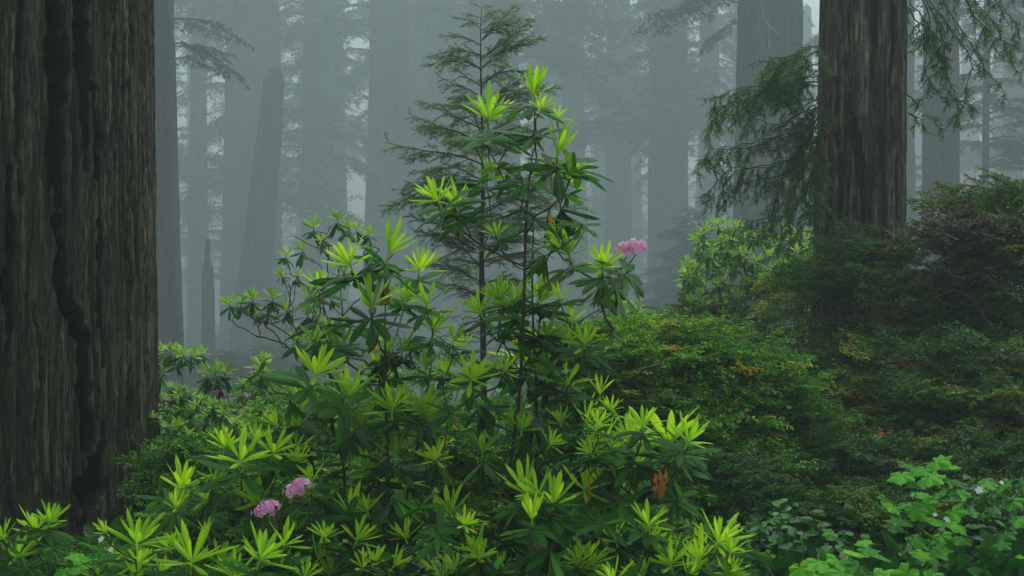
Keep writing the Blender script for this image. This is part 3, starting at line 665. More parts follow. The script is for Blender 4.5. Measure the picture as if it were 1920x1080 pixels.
def new_whorl(seed, n=None, nr=7, lo=20):
    rng = np.random.default_rng(seed); g = Geo(); n = n or rng.integers(11, 17); a0 = rng.uniform(0, 6.28)
    for i in range(n):
        u = i / n; az = a0 + i * 2.4 + rng.normal(0, .12); el = R(np.interp(u, [0, .5, 1], [lo, (lo + 80) / 2, 80])) + rng.normal(0, .13)
        L = rng.uniform(.85, 1.25) * np.interp(u, [0, .6, 1], [1.0, 1.0, .75])
        leaf_mesh(g, np.array([0, 0, .10 * u]), az, el, L, rng.uniform(.135, .18), rng.uniform(.0, .5), rng.uniform(.3, .75), i, .35 + .4 * u + rng.normal(0, .1), nr, rng.normal(0, .25))
    # the green shoot itself
    tube(g, [(0, 0, -.28), (0, 0, -.1), (0, 0, .12)], [.035, .035, .02], 5, tint=.5)
    return g
def old_whorl(seed, droop=0.0, n=None, nr=7):
    rng = np.random.default_rng(seed); g = Geo(); n = n or rng.integers(9, 14); a0 = rng.uniform(0, 6.28)
    for i in range(n):
        az = a0 + i * 2.4 + rng.normal(0, .15); el = R(rng.uniform(-14, 22)) - droop * rng.uniform(.5, 1.2)
        leaf_mesh(g, np.array([0, 0, -.30 - .22 * i / n]), az, el, rng.uniform(1.05, 1.7), rng.uniform(.26, .37), rng.uniform(.2, .9) * (1 if droop < .5 else .4), rng.uniform(.1, .5), i + 50, rng.uniform(.1, .8), nr, rng.normal(0, .3))
    return g
NEWW = [new_whorl(1000 + k).mesh('new_leaves', M['new_leaf']) for k in range(14)] + [new_whorl(1040 + k, 7 + k, 7, 48).mesh('new_leaves', M['new_leaf']) for k in range(4)] + [new_whorl(1060 + k, 13, 7, 5).mesh('new_leaves', M['new_leaf']) for k in range(2)]
OLDW = [old_whorl(1100 + k).mesh('leaf_whorl', M['old_leaf']) for k in range(12)]
OLDD = [old_whorl(1150 + k, 1.0).mesh('leaf_whorl', M['old_leaf']) for k in range(4)]
def grow(targets, roots, r_tip=0.0035, power=0.42, seed=0, sides=6, jit=0.012, zmin=0.10, arch=0.35):
    """branching skeleton from root polylines to every target; returns wood Geo and end directions"""
    rng = np.random.default_rng(seed); nodes = []; par = []; load = []
    paths = []
    for P in roots:
        ids = []
        for k, p in enumerate(P):
            nodes.append(np.array(p)); par.append(ids[-1] if ids else -1); ids.append(len(nodes) - 1)
        paths.append(ids)
    order = sorted(range(len(targets)), key=lambda i: targets[i][2]); ends = {}
    for i in order:
        T = np.array(targets[i]); N = np.array(nodes); d = T - N
        hd = np.linalg.norm(d[:, :2], axis=1); dist = np.linalg.norm(d, axis=1)
        cost = dist + 3.0 * np.clip(zmin - d[:, 2], 0, None) + 0.35 * np.clip(hd - d[:, 2], 0, None)
        k = int(np.argmin(cost)); A_ = N[k]; v = T - A_; L = np.linalg.norm(v)
        hv = np.array([v[0], v[1], 0]); m1 = A_ + hv * .45 + np.array([0, 0, v[2] * .25]) ; m2 = A_ + hv * (.92) + np.array([0, 0, v[2] * (.62)])
        m1 += rng.normal(0, jit * (1 + L), 3); m2 += rng.normal(0, jit, 3)
        n = max(3, int(L / .07)); t = np.linspace(0, 1, n + 1)[1:, None]
        Q = A_*(1-t)**3 + 3*m1*t*(1-t)**2 + 3*m2*t*t*(1-t) + T*t**3
        Q[:-1] += rng.normal(0, jit * .5, Q[:-1].shape)
        ids = [k]
        for p in Q: nodes.append(p); par.append(ids[-1]); ids.append(len(nodes) - 1)
        paths.append(ids); ends[i] = nz(Q[-1] - (Q[-3] if len(Q) > 2 else A_))
        j = ids[-1]
    load = np.zeros(len(nodes))
    kids = np.zeros(len(nodes), int)
    for k, pp in enumerate(par):
        if pp >= 0: kids[pp] += 1
    for k in range(len(nodes) - 1, -1, -1):
        if kids[k] == 0: load[k] += 1
        if par[k] >= 0: load[par[k]] += load[k]
    g = Geo(); rad = r_tip * np.power(np.maximum(load, 1), power); N = np.array(nodes)
    for ids in paths:
        if len(ids) < 2: continue
        P = N[ids]; r = rad[ids].copy()
        if par[ids[0]] >= 0 or ids[0] in [q[0] for q in paths[:0]]: r[0] = min(r[0], r[1] * 1.15)
        tube(g, P, r, sides)
    return g, ends

def region_pts(n, poly, sz, seed):
    rng = np.random.default_rng(seed); P = np.array(poly, float); out = []
    lo, hi = P.min(0), P.max(0)
    while len(out) < n:
        p = rng.uniform(lo, hi); x, y = p; c = False; j = len(P) - 1
        for i in range(len(P)):
            if (P[i][1] > y) != (P[j][1] > y) and x < (P[j][0] - P[i][0]) * (y - P[i][1]) / (P[j][1] - P[i][1]) + P[i][0]: c = not c
            j = i
        if c and all((x - o[0]) ** 2 + (y - o[1]) ** 2 > (sz * .55) ** 2 for o in out[-60:]): out.append((x, y, rng.uniform(.75, 1.2) * sz))
    return out
def fill(n, poly, sz, seed, flags=('', '', 'n', 'd')):
    rng = np.random.default_rng(seed + 500); return [(x, y, z, flags[rng.integers(len(flags))]) for x, y, z in region_pts(n, poly, sz, seed)]
def rhodo(label, whorls, roots, Y, seed, group='pacific rhododendrons with bright new leaves', dY=0.35, flowers=(), withered=(), loc=None):
    """whorls: (px,py,size_px[,flag]) flag d=drooping old ring, s=shoot only, n=no new shoot, o=nothing below"""
    rng = np.random.default_rng(seed)
    tg = []; Ys = []
    for w in whorls:
        yy = Y + rng.uniform(-dY, dY); Ys.append(yy); tg.append(at(w[0], w[1], yy) - np.array([0, 0, .02]))
    for f in flowers: tg.append(at(f[0], f[1] + 14, Y + f[3]))
    rt = [smooth_path([at(x, y, Y + q) for x, y, q in r_], 12) for r_ in roots]
    b = rt[0][0]; gz = floor_z(b[0], b[1])
    for P in rt:
        if P[0][2] > gz + .05:
            q = P[0].copy(); q[2] = gz - .05; P[0] = P[0]
    rt = [np.vstack([[P[0][0], P[0][1], floor_z(P[0][0], P[0][1]) - .06], P]) if P[0][2] > floor_z(P[0][0], P[0][1]) else P for P in rt]
    g, ends = grow(tg, rt, 0.0036, 0.36, seed)
    t = thing('rhododendron_shrub', label, 'shrub', (b[0], b[1], gz), group)
    rebase([g.obj('stem', M['stem_brown'])], t)
    T0 = np.array(t.location)
    for i, w in enumerate(whorls):
        flag = w[3] if len(w) > 3 else ''
        s = w[2] / F * Ys[i] * 1.1; p = at(w[0], w[1], Ys[i]) - T0
        e = ends[i]; ax = nz(np.array([e[0] * .6, e[1] * .6 - .1, 1.0]) + rng.normal(0, .2, 3))
        rot = Vector(ax).to_track_quat('Z', 'Y'); spin = rng.uniform(0, 6.28)
        from mathutils import Quaternion
        qn = rot @ Quaternion((0, 0, 1), spin)
        par_ = t; rel = True
        if 's' not in flag:
            me = OLDD[rng.integers(len(OLDD))] if 'd' in flag else OLDW[rng.integers(len(OLDW))]
            o = link('leaf_whorl', me, t); o.location = p; o.rotation_mode = 'QUATERNION'; o.rotation_quaternion = qn
            so = s * rng.uniform(.78, 1.02); o.scale = (so,) * 3; par_ = o
        if 'n' not in flag:
            o2 = link('new_leaves', NEWW[rng.integers(len(NEWW))], par_)
            if par_ is t: o2.location = p; o2.rotation_mode = 'QUATERNION'; o2.rotation_quaternion = qn; o2.scale = (s,) * 3
            else: k = s / so; o2.scale = (k,) * 3; o2.rotation_euler = (rng.normal(0, .08), rng.normal(0, .08), rng.uniform(0, 6.28))
    for f in flowers:
        truss(at(f[0], f[1], Y + f[3]), f[2] / F * Y, t, seed + int(f[0]))
    for k, f in enumerate(withered):
        wl = Geo(); rr = np.random.default_rng(seed + k + 5); p = at(f[0], f[1], Y - .05 + f[6] if len(f) > 6 else Y - .05)
        leaf_mesh(wl, np.zeros(3), f[4], R(f[3]), f[2] / F * Y, f[2] / F * Y * (f[5] if len(f) > 5 else .3), rr.uniform(.1, .4), rr.uniform(.5, .95), k, rr.uniform(.1, .9), 8, rr.uniform(-.6, .6))
        o = wl.obj('withered_leaf', M['withered'], t); o.location = p - T0
        o['label'] = 'limp orange and brown withered leaf'
    return t
FLOWER = None
def flower_tpl(seed):
    rng = np.random.default_rng(seed); g = Geo()
    for k in range(5):
        az = k * 2 * PI / 5 + rng.normal(0, .08); n = 6; t = np.linspace(0, 1, n + 1)
        rad = .05 + .95 * t ** 1.3; zz = .75 * t ** .6 - .25 * t ** 3; wv = np.interp(t, [0, .3, .7, .9, 1], [.08, .26, .52, .46, .12])
        cs = np.linspace(-1, 1, 5); ruf = .09 * np.sin(cs[None] * 5 + k * 2 + t[:, None] * 4) * t[:, None]
        d = np.array([math.cos(az), math.sin(az)]); s = np.array([-d[1], d[0]])
        v = np.zeros((n + 1, 5, 3)); v[..., :2] = rad[:, None, None] * d + (wv[:, None] * cs[None])[..., None] * s
        v[..., 2] = zz[:, None] + .12 * (cs ** 2)[None] * (1 - t[:, None]) + ruf
        i, j = np.meshgrid(np.arange(n), np.arange(4), indexing='ij')
        q = np.stack([i*5+j, (i+1)*5+j, (i+1)*5+j+1, i*5+j+1], -1).reshape(-1, 4)
        a = np.zeros(((n + 1) * 5, 2)); a[:, 0] = np.repeat(.05 + .55 * t, 5); g.add(v.reshape(-1, 3), q, None, a)
    return g.pack()
def truss(p, r, parent, seed, n=20, name='flower_cluster', T0=None):
    rng = np.random.default_rng(seed); g = Geo(); ft = flower_tpl(seed)
    k = np.arange(n) + .5; ph = np.arccos(1 - 1.45 * k / n); az = k * 2.4
    D = np.stack([np.cos(az) * np.sin(ph), np.sin(az) * np.sin(ph), np.cos(ph) * .85], 1) + rng.normal(0, .12, (n, 3)); D = nz(D)
    Z = D; X = nz(np.cross(Z, rng.normal(0, 1, (n, 3)))); Yv = np.cross(Z, X)
    Mx = np.stack([X, Yv, Z], -1) * (r * rng.uniform(.3, .42, n))[:, None, None]
    g.scatter(ft, Mx, D * (r * rng.uniform(.5, .95, n))[:, None] * np.array([1.2, 1.2, .75]), rng.uniform(-.1, .45, n))
    o = g.obj(name, M['pink'], parent); T = np.array(parent.location); o.location = p - T
    return o

# --- central tall rhododendron
rhodo('tall central rhododendron with long bare stems, rising highest in front of the sapling', [
    (1000, 182, 52), (915, 225, 58), (1012, 205, 30, 's'), (1045, 222, 26, 's'), (1045, 292, 64), (1004, 275, 30, 's'), (912, 335, 42), (945, 340, 25, 'n'), (960, 255, 44, 'n'), (978, 330, 42, 'n'), (1032, 322, 34), (935, 300, 40, 'n'), (1002, 398, 32, 'n'), (932, 442, 32), (1002, 238, 46, 'n'), (1092, 412, 34, 'n'), (905, 248, 50, 'n'), (1085, 300, 44, 'n'), (862, 402, 44, 'n'), (1068, 330, 36, 's'), (1045, 440, 30),
    (822, 378, 48), (856, 388, 46), (1062, 352, 40), (1050, 375, 48, 'dn'), (1068, 480, 58), (1030, 470, 40, 'dn'), (1130, 505, 48), (1180, 500, 42, 'n'), (1160, 520, 50, 'dn'), (1120, 520, 48, 'dn'),
    (902, 588, 46), (968, 572, 56), (1010, 560, 42), (940, 560, 38), (985, 678, 60), (884, 714, 50), (1022, 705, 46), (1062, 722, 44), (1096, 650, 44), (950, 690, 30),
    (1098, 795, 52), (1060, 640, 32), (940, 610, 40, 'n'), (1010, 620, 45, 'n'), (1150, 610, 34, 'n'), (960, 800, 34), (1000, 760, 55, 'dn'), (1050, 560, 30), (870, 650, 30), (1125, 740, 36)] + fill(17, [(880, 560), (1090, 560), (1140, 760), (1100, 860), (900, 860), (860, 700)], 40, 1),
    [[(938, 1090, .1), (944, 980, .05), (958, 860, 0), (972, 760, 0), (980, 640, 0), (984, 500, 0), (988, 380, 0), (1000, 280, 0)],
     [(1005, 1100, .3), (1008, 900, .25), (1004, 700, .2), (998, 560, .15), (1000, 420, .1)]], 7.2, 1,
    flowers=[(1174, 468, 17, .0), (1192, 463, 18, -.02)], withered=[(855, 410, 42, -70, .4, .3), (1030, 392, 40, -75, 3.6, .4), (1168, 508, 40, -35, 3.3, .4), (1020, 712, 42, -25, 2.9, .3)])
# --- left centre rhododendron
rhodo('full rhododendron left of the central stems with a yellow-brown withered leaf amid it', [
    (658, 500, 58), (728, 478, 58), (786, 510, 48), (697, 580, 64), (800, 572, 44), (812, 622, 54), (690, 540, 36, 's'), (590, 705, 62), (650, 748, 58), (712, 700, 48), (798, 694, 40),
    (735, 772, 54), (792, 776, 56), (655, 845, 62), (739, 858, 52), (725, 660, 36), (760, 560, 30), (770, 640, 34, 'n'), (620, 760, 30), (835, 700, 30), (560, 800, 40), (700, 900, 50, 'dn'), (660, 905, 50, 'dn'),
    (735, 640, 52, 'dn'), (740, 745, 40, 'n'), (745, 885, 50, 'dn'), (590, 640, 34), (640, 650, 30), (850, 640, 34), (545, 742, 34, 'dn'), (520, 800, 34), (615, 800, 34)] + fill(19, [(600, 520), (830, 560), (850, 760), (830, 920), (600, 930), (540, 780)], 42, 2),
    [[(735, 1100, .1), (728, 900, .05), (724, 760, 0), (722, 620, 0), (724, 520, 0)], [(745, 1110, .3), (760, 950, .2), (790, 800, .1), (812, 660, 0)], [(640, 1110, .3), (640, 1000, .2), (645, 880, .1), (610, 760, 0)]], 7.2, 2,
    withered=[(728, 522, 50, -80, .3, .55), (712, 612, 56, -62, 3.3, .3), (686, 780, 66, -82, .5, .28), (660, 1000, 52, -70, 3.6, .25), (725, 530, 44, -70, 3.6, .5)])
# --- lower left
rhodo('low rhododendron beside the great trunk with two pink flower heads', [
    (452, 868, 64), (512, 852, 52), (340, 918, 54), (525, 985, 60), (488, 945, 50), (560, 870, 38), (420, 840, 40), (585, 905, 36), (480, 900, 40, 'n'), (600, 960, 44, 'n'), (400, 905, 34),
    (555, 845, 34), (555, 1000, 40), (380, 960, 36, 'n'), (480, 830, 38)] + fill(13, [(320, 900), (420, 820), (600, 830), (640, 1000), (420, 1010), (330, 980)], 38, 3),
    [[(500, 1110, .2), (495, 1040, .1), (470, 960, 0), (455, 900, 0)], [(420, 1110, .4), (380, 1020, .2), (350, 950, 0)], [(600, 1110, .2), (585, 1010, .1), (565, 930, 0)]], 6.9, 3,
    flowers=[(495, 960, 17, -.5), (508, 948, 14, -.52), (553, 922, 16, -.45), (566, 908, 14, -.45)])
rhodo('bottom left rhododendron with large upright bright shoots below the great trunk', [
    (255, 1024, 62), (360, 1058, 74), (412, 1062, 56), (487, 1052, 60), (318, 1030, 30, 's'), (440, 1085, 50), (300, 1075, 34), (200, 1000, 28, 's'), (185, 1090, 40), (255, 1085, 34), (385, 1000, 26, 's'), (530, 1060, 30), (570, 1085, 36)] + fill(9, [(180, 1030), (400, 1010), (600, 1030), (620, 1090), (180, 1090)], 38, 4),
    [[(350, 1160, .1), (355, 1120, .05), (358, 1085, 0)], [(255, 1170, .2), (256, 1090, .1), (255, 1050, 0)], [(470, 1170, .1), (480, 1100, 0)]], 6.3, 4)
rhodo('small rhododendron in the bottom left corner in front of the bark', [
    (66, 1000, 46), (92, 982, 42), (30, 1048, 46), (8, 1010, 34), (50, 1060, 30, 'n'), (-20, 1000, 40), (105, 1020, 34, 'n')],
    [[(65, 1150, .1), (66, 1090, 0), (68, 1040, 0)], [(25, 1150, .1), (30, 1090, 0)]], 6.6, 5)
rhodo('bottom centre rhododendron clump with drooping dark leaves under paired bright shoots', [
    (985, 928, 58), (1036, 950, 62), (1010, 930, 48), (892, 1036, 54), (846, 964, 50), (668, 1016, 44), (620, 1082, 44), (940, 1075, 40), (1085, 1072, 46), (990, 1020, 62, 'dn'), (1040, 1010, 54, 'dn'),
    (960, 960, 50, 'n'), (820, 990, 40, 'n'), (1080, 980, 40), (690, 960, 36), (720, 1010, 34, 'n'), (870, 985, 30), (790, 940, 34, 'n'), (760, 1010, 36), (610, 1010, 34), (950, 1000, 46, 'n'), (1130, 970, 46, 'n'), (1030, 1090, 40), (700, 1060, 40)] + fill(15, [(620, 960), (800, 920), (1160, 920), (1180, 1090), (620, 1090)], 42, 6),
    [[(1020, 1150, .1), (1015, 1040, 0), (1010, 980, 0)], [(880, 1150, .1), (888, 1080, 0)], [(850, 1150, .3), (852, 1050, .1)], [(650, 1150, .2), (660, 1060, 0)]], 6.5, 6,
    withered=[(1012, 985, 60, -84, 4.6, .3)])
rhodo('right-hand rhododendron with a red and yellow dying leaf under its largest shoot', [
    (1253, 836, 72), (1180, 828, 54), (1150, 882, 54), (1205, 800, 44), (1120, 800, 34), (1145, 770, 30), (1290, 830, 48), (1240, 880, 58, 'dn'), (1270, 880, 54, 'dn'), (1190, 850, 50, 'n'), (1100, 850, 40, 'n'), (1110, 850, 34), (1160, 930, 44, 'n'), (1280, 850, 48, 'n')] + fill(7, [(1090, 800), (1300, 820), (1310, 920), (1140, 960)], 42, 7, ('', 'n', 'n', 'd')),
    [[(1060, 1120, .1), (1110, 1020, .05), (1140, 960, 0), (1150, 910, 0)], [(1160, 1120, .3), (1200, 1000, .2), (1220, 930, .1), (1248, 870, 0)]], 6.7, 7,
    withered=[(1236, 876, 60, -86, 3.3, .3, -.25), (1247, 872, 50, -86, .6, .42, -.22), (1104, 890, 52, -80, .4, .26), (1228, 880, 40, -80, 3.7, .4, -.2)])
rhodo('bottom right rhododendron whose shoots point toward the maple-like leaves', [
    (1215, 988, 46), (1208, 1040, 50), (1258, 1062, 56), (1345, 1022, 60), (1312, 1052, 56), (1290, 1085, 44), (1380, 1060, 40, 'n'), (1165, 1060, 40, 'n'), (1150, 1095, 44), (1230, 1000, 40, 'n'), (1355, 1085, 44), (1200, 1090, 40)] + fill(8, [(1150, 1000), (1400, 1020), (1420, 1090), (1150, 1090)], 40, 8),
    [[(1260, 1160, .1), (1258, 1100, 0)], [(1330, 1160, .2), (1338, 1070, 0)], [(1205, 1160, .2), (1210, 1080, 0)]], 6.3, 8)

# ------------------------------------------------------------------ smaller background rhododendrons (whorls merged: too small to part)
def small_whorls():
    out = []
    for k in range(6):
        rng = np.random.default_rng(2000 + k); g = Geo(); n = 9
        for i in range(n):
            u = i / n; leaf_mesh(g, np.array([0, 0, .08 * u]), i * 2.4 + rng.normal(0, .1), R(20 + 50 * u) + rng.normal(0, .1), rng.uniform(.85, 1.1), rng.uniform(.22, .3), rng.uniform(.2, .6), .4, i, .72 + rng.normal(0, .1), 4, rng.normal(0, .2))
        for i in range(8):
            leaf_mesh(g, np.array([0, 0, -.2]), i * 2.4 + 1, R(rng.uniform(-65, 5)), rng.uniform(.95, 1.35), rng.uniform(.28, .4), rng.uniform(.2, .6), .4, i, .28 + rng.normal(0, .1), 4, rng.normal(0, .3))
        out.append(g.pack())
    return out
SW = small_whorls()
def far_rhodo(label, pts, roots, Y, seed, dY=.4, size=1.0, tint=0.0, flowers=(), wood='twig', r_tip=.003, jit=.02, name='rhododendron_shrub', mat='rhodo_far', bare=0):
    rng = np.random.default_rng(seed); tg = [at(p[0], p[1], Y + rng.uniform(-dY, dY)) for p in pts]
    extra = [at(pts[i][0] + rng.uniform(-60, 60), pts[i][1] + rng.uniform(-10, 60), Y + rng.uniform(-dY, dY)) for i in rng.integers(0, len(pts), bare)]
    for f in flowers: tg.append(at(f[0], f[1] + 6, Y))
    rt = [smooth_path([at(x, y, Y + q) for x, y, q in r_], 12) for r_ in roots]
    rt = [np.vstack([[P[0][0], P[0][1], floor_z(P[0][0], P[0][1]) - .06], P]) if P[0][2] > floor_z(P[0][0], P[0][1]) else P for P in rt]
    g, ends = grow(tg + extra, rt, r_tip, .36, seed, 5, jit)
    b = rt[0][0]; gz = floor_z(b[0], b[1]); t = thing(name, label, 'shrub', (b[0], b[1], gz), 'rhododendrons farther back in the mist')
    lf = Geo()
    for i, p in enumerate(pts):
        s = p[2] / F * Y * size; e = ends[i]; ax = nz(np.array([e[0] * .5, e[1] * .5, 1.0]) + rng.normal(0, .15, 3)); X = nz(np.cross(ax, rng.normal(0, 1, 3))); Yv = np.cross(ax, X)
        lf.scatter(SW[rng.integers(6)], (np.stack([X, Yv, ax], -1) * s)[None], np.array([tg[i]]), [tint + rng.normal(0, .07)])
    rebase([g.obj('stem', M[wood]), lf.obj('foliage', M[mat])], t)
    for f in flowers: truss(at(f[0], f[1], Y), f[2] / F * Y, t, seed + int(f[0]), 9)
    return t
G_pts = [(588,428,30),(632,412,27),(652,428,26),(565,468,27),(536,480,22),(604,452,20),(528,516,16),(430,572,24),(452,570,24),(474,562,26),(512,560,28),(536,582,26),(580,555,28),(578,588,32),(556,642,34),(620,655,32),(637,610,26),(600,520,22),(646,515,22),(668,430,22),(690,440,22),(620,560,22),(600,640,24),(655,640,26),(505,585,22),(560,520,18),(575,670,26),(700,640,24),(480,590,18),(690,470,20)]
far_rhodo('open twiggy rhododendron on thin crooked stems, left of centre against the fog', G_pts, [[(640, 830, 0), (632, 760, 0), (615, 690, 0), (608, 600, 0), (602, 500, 0)], [(650, 830, 0), (640, 740, 0), (600, 680, 0), (530, 620, 0), (470, 590, 0)], [(655, 820, .2), (650, 700, .2), (640, 560, 0), (630, 470, 0)]], 11.2, 31, bare=46, r_tip=.0034)
far_rhodo('flat-topped rhododendron spray between the great trunk and the scarred foggy trunk', [(285,668,26),(305,660,24),(322,662,26),(342,665,24),(360,668,24),(378,664,20),(290,690,24),(285,640,16),(335,680,22),(404,700,30),(388,705,26),(422,700,28),(415,722,24),(456,720,18),(450,742,14),(300,700,22)],
          [[(292, 900, 0), (296, 800, 0), (300, 730, 0)], [(430, 900, 0), (440, 800, 0), (425, 740, 0)]], 11.0, 32, flowers=[(410, 741, 13), (460, 741, 8)])
far_rhodo('single pale yellowish whorl of leaves on a crooked twig left of the bright shrubs', [(490, 690, 34), (494, 702, 28), (482, 712, 26), (498, 672, 18)], [[(560, 820, 0), (545, 740, 0), (505, 715, 0)]], 10.4, 33, tint=.15, bare=6)
rng0 = np.random.default_rng(5)
far_rhodo('dense small-leaved yellow-green shrub beside the lower right of the great trunk', region_pts(90, [(283, 760), (330, 705), (370, 720), (410, 770), (450, 790), (470, 850), (440, 930), (300, 960), (280, 880)], 19, 41),
          [[(330, 1000, 0), (335, 900, 0), (340, 800, 0)], [(400, 1000, 0), (400, 900, 0), (390, 820, 0)]], 9.4, 34, .5, tint=-.02, flowers=[(305, 846, 11)])
far_rhodo('pale leafy shrub low in the gap below the fog, left of the nearest shoots', region_pts(40, [(430, 800), (480, 780), (560, 760), (620, 770), (640, 830), (560, 850), (450, 850)], 24, 42),
          [[(520, 1000, 0), (525, 900, 0), (530, 830, 0)]], 9.4, 35, .3, tint=.0)
far_rhodo('tall yellow-green shrub in mist behind the hanging boughs, right of centre', region_pts(215, [(1275, 540), (1290, 450), (1340, 415), (1400, 430), (1470, 430), (1540, 440), (1550, 580), (1530, 700), (1400, 680), (1300, 620)], 20, 43),
          [[(1400, 900, 0), (1410, 760, 0), (1400, 640, 0), (1395, 540, 0)], [(1450, 900, 0), (1445, 760, 0), (1460, 620, 0), (1480, 520, 0)], [(1340, 900, 0), (1345, 760, 0), (1335, 640, 0), (1320, 540, 0)]], 17.5, 36, .8, tint=.1, flowers=[(1421, 580, 9)])
far_rhodo('light green misty shrub whose round top shows below the pink flower', region_pts(26, [(1130, 590), (1150, 565), (1200, 560), (1225, 590), (1260, 590), (1260, 640), (1140, 640)], 19, 44),
          [[(1190, 860, 0), (1190, 720, 0), (1185, 640, 0)]], 19, 37, .4, tint=-.05)

# ------------------------------------------------------------------ evergreen huckleberry: tiny leaves in layered sprays
def huck_spray(seed, L=0.24, leaf=0.026, tips=.3):
    rng = np.random.default_rng(seed); w = Geo(); lf = Geo()
    P = axis((0, 0, 0), (1, 0, .15), L, 6, .35, .25, rng); tube(w, P, np.linspace(.0026, .001, len(P)), 3, cap=False)
    foliate(lf, P, .017, leaf, leaf * .9, 1.0, rng, HLEAF, .05, (.05, .5), tips, .3)
    for i in range(8):
        t = .1 + .85 * i / 8; p, T = along(P, [t]); s = nz(np.cross([0, 0, 1], T[0])) * (1 if i % 2 else -1)
        Q = axis(p[0], T[0] * .7 + s * .8 + np.array([0, 0, rng.normal(0, .12)]), L * (.5 - .28 * t) * rng.uniform(.7, 1.2), 4, .3, .2, rng)
        tube(w, Q, np.linspace(.0016, .0008, len(Q)), 3, cap=False)
        foliate(lf, Q, .016, leaf, leaf * .9, 1.0, rng, HLEAF, .1, (.05, .5), tips, .3)
    return w.pack(), lf.pack()
HS = [huck_spray(3000 + k) for k in range(8)]
def bush(label, blobs, base, seed, mat='huck', n=1.0, extra=(), tint=0.0, name='huckleberry_bush', sc=(.75, 1.25), group='evergreen huckleberry bushes', red=.05, stem_frac=.2, cat='shrub', wood='twig', tips=None):
    """blobs: (px, py, rx, ry, Y, depth_m, count) in photo pixels at their distance"""
    rng = np.random.default_rng(seed); Ps = []; Ds = []
    for (bx, by, rx, ry, Y, dp, cnt) in blobs:
        c = at(bx, by, Y); pad = 7; m = max(2, int(cnt * n / pad)); v = nz(rng.normal(0, 1, (m, 3))); rad = rng.uniform(.3, 1.0, (m, 1)) ** .5
        ext = np.array([rx / F * Y, dp, ry / F * Y]); q = c + v * rad * ext
        # each twig end carries a flat fan of sprays
        az = rng.uniform(0, 2 * PI, (m, 1)) + np.arange(pad)[None] * (2 * PI / pad) + rng.normal(0, .3, (m, pad)); rr = rng.uniform(.0, .10, (m, pad))
        off = np.stack([np.cos(az) * rr, np.sin(az) * rr, rng.normal(0, .035, (m, pad))], -1)
        Ps.append((q[:, None] + off).reshape(-1, 3)); Ds.append((np.stack([np.cos(az) * 1.4, np.sin(az) * 1.4, 0 * az], -1) + v[:, None] * .6).reshape(-1, 3))
    P = np.concatenate(Ps); D = np.concatenate(Ds)
    D = np.stack([D[:, 0] + rng.normal(0, .25, len(D)), D[:, 1] + rng.normal(0, .25, len(D)), np.clip(D[:, 2], -.3, 1) * .3 + rng.normal(.05, .18, len(D))], 1)
    N = np.array([0, -.15, 1.0]) + rng.normal(0, .38, D.shape); s = rng.uniform(*sc, len(D))
    w = Geo(); lf = Geo(); kind = rng.integers(0, len(HS), len(D)); Mx = frames(D, N) * s[:, None, None]
    # colour runs in soft patches through the bush, new growth on some sprays
    patch = noise3(P[:, 0] * 2.2, P[:, 1] * 2.2, P[:, 2] * 2.2, seed) - .5
    tn = tint - .10 + .65 * patch + rng.normal(0, .11, len(D)) + np.where(rng.random(len(D)) < red * .6, rng.uniform(.2, .5, len(D)), 0)
    for k in range(len(HS)):
        m = kind == k; w.scatter(HS[k][0], Mx[m], P[m]); lf.scatter(HS[k][1], Mx[m], P[m], tn[m])
    b = at(base[0], 540, base[1]); gz = floor_z(b[0], b[1]); rt = []
    for j in range(3):
        o = np.array([b[0] + rng.normal(0, .12), b[1] + rng.normal(0, .12), gz - .05]); c = P.mean(0) + rng.normal(0, .2, 3) * np.array([1, .6, .3])
        rt.append(smooth_path([o, o * .6 + c * .4 + rng.normal(0, .08, 3), c], 12))
    sel = rng.choice(len(P), max(6, int(len(P) * stem_frac)), replace=False)
    g, _ = grow(list(P[sel]), rt, .0028, .36, seed, 5, .03, zmin=.02)
    for row, r0 in extra:
        q = smooth_path([at(*e) for e in row], 16); tube(g, q + rng.normal(0, .004, q.shape), np.linspace(r0, r0 * .4, len(q)), 6)
    p = w.pack(); g.add(p['v'], p['q'], p['t'], p['a'])
    t = thing(name, label, cat, (b[0], b[1], gz), group)
    rebase([g.obj('branches', M[wood]), lf.obj('foliage', M[mat])], t)
    return t
# behind and between the rhododendrons
bush('dark small-leaved bush filling the shade between the left and central rhododendron stems', [(830, 800, 90, 110, 9.0, .5, 200), (800, 930, 100, 110, 8.6, .5, 220), (870, 1040, 110, 90, 8.2, .5, 180)], (835, 8.8), 51, 'huck', tint=-0.01, sc=(.8, 1.45), n=.85, red=.08)
bush('small-leaved bush behind the left rhododendrons with yellow-green tips', [(640, 870, 100, 80, 9.0, .5, 190), (600, 960, 110, 100, 8.4, .5, 200), (600, 790, 70, 30, 9.4, .4, 70)], (620, 8.8), 52, 'huck', tint=.0, red=.10)
bush('leafy dark bush low between the great trunk and the pink flower heads', [(370, 900, 80, 70, 8.6, .4, 150), (420, 1000, 130, 70, 7.8, .4, 190), (260, 1080, 120, 50, 7.4, .3, 120)], (400, 8.3), 53, 'huck', tint=-.05, red=.04)
bush('rounded mid-green bush right of the central stems, with a dark curved bare branch showing', [(1120, 690, 90, 80, 9.6, .5, 230), (1200, 660, 110, 60, 10.0, .5, 230), (1290, 680, 110, 80, 10.2, .6, 280), (1180, 780, 130, 90, 9.6, .5, 300)], (1190, 9.9), 54, 'huck', tint=0.12, sc=(.8, 1.45), n=.85, red=.06, extra=[([(1120, 790, 9.6), (1150, 725, 9.2), (1180, 715, 9.1), (1215, 688, 9.0), (1245, 684, 9.2)], .016), ([(1180, 715, 9.1), (1230, 735, 9.0), (1290, 742, 9.0)], .006)])
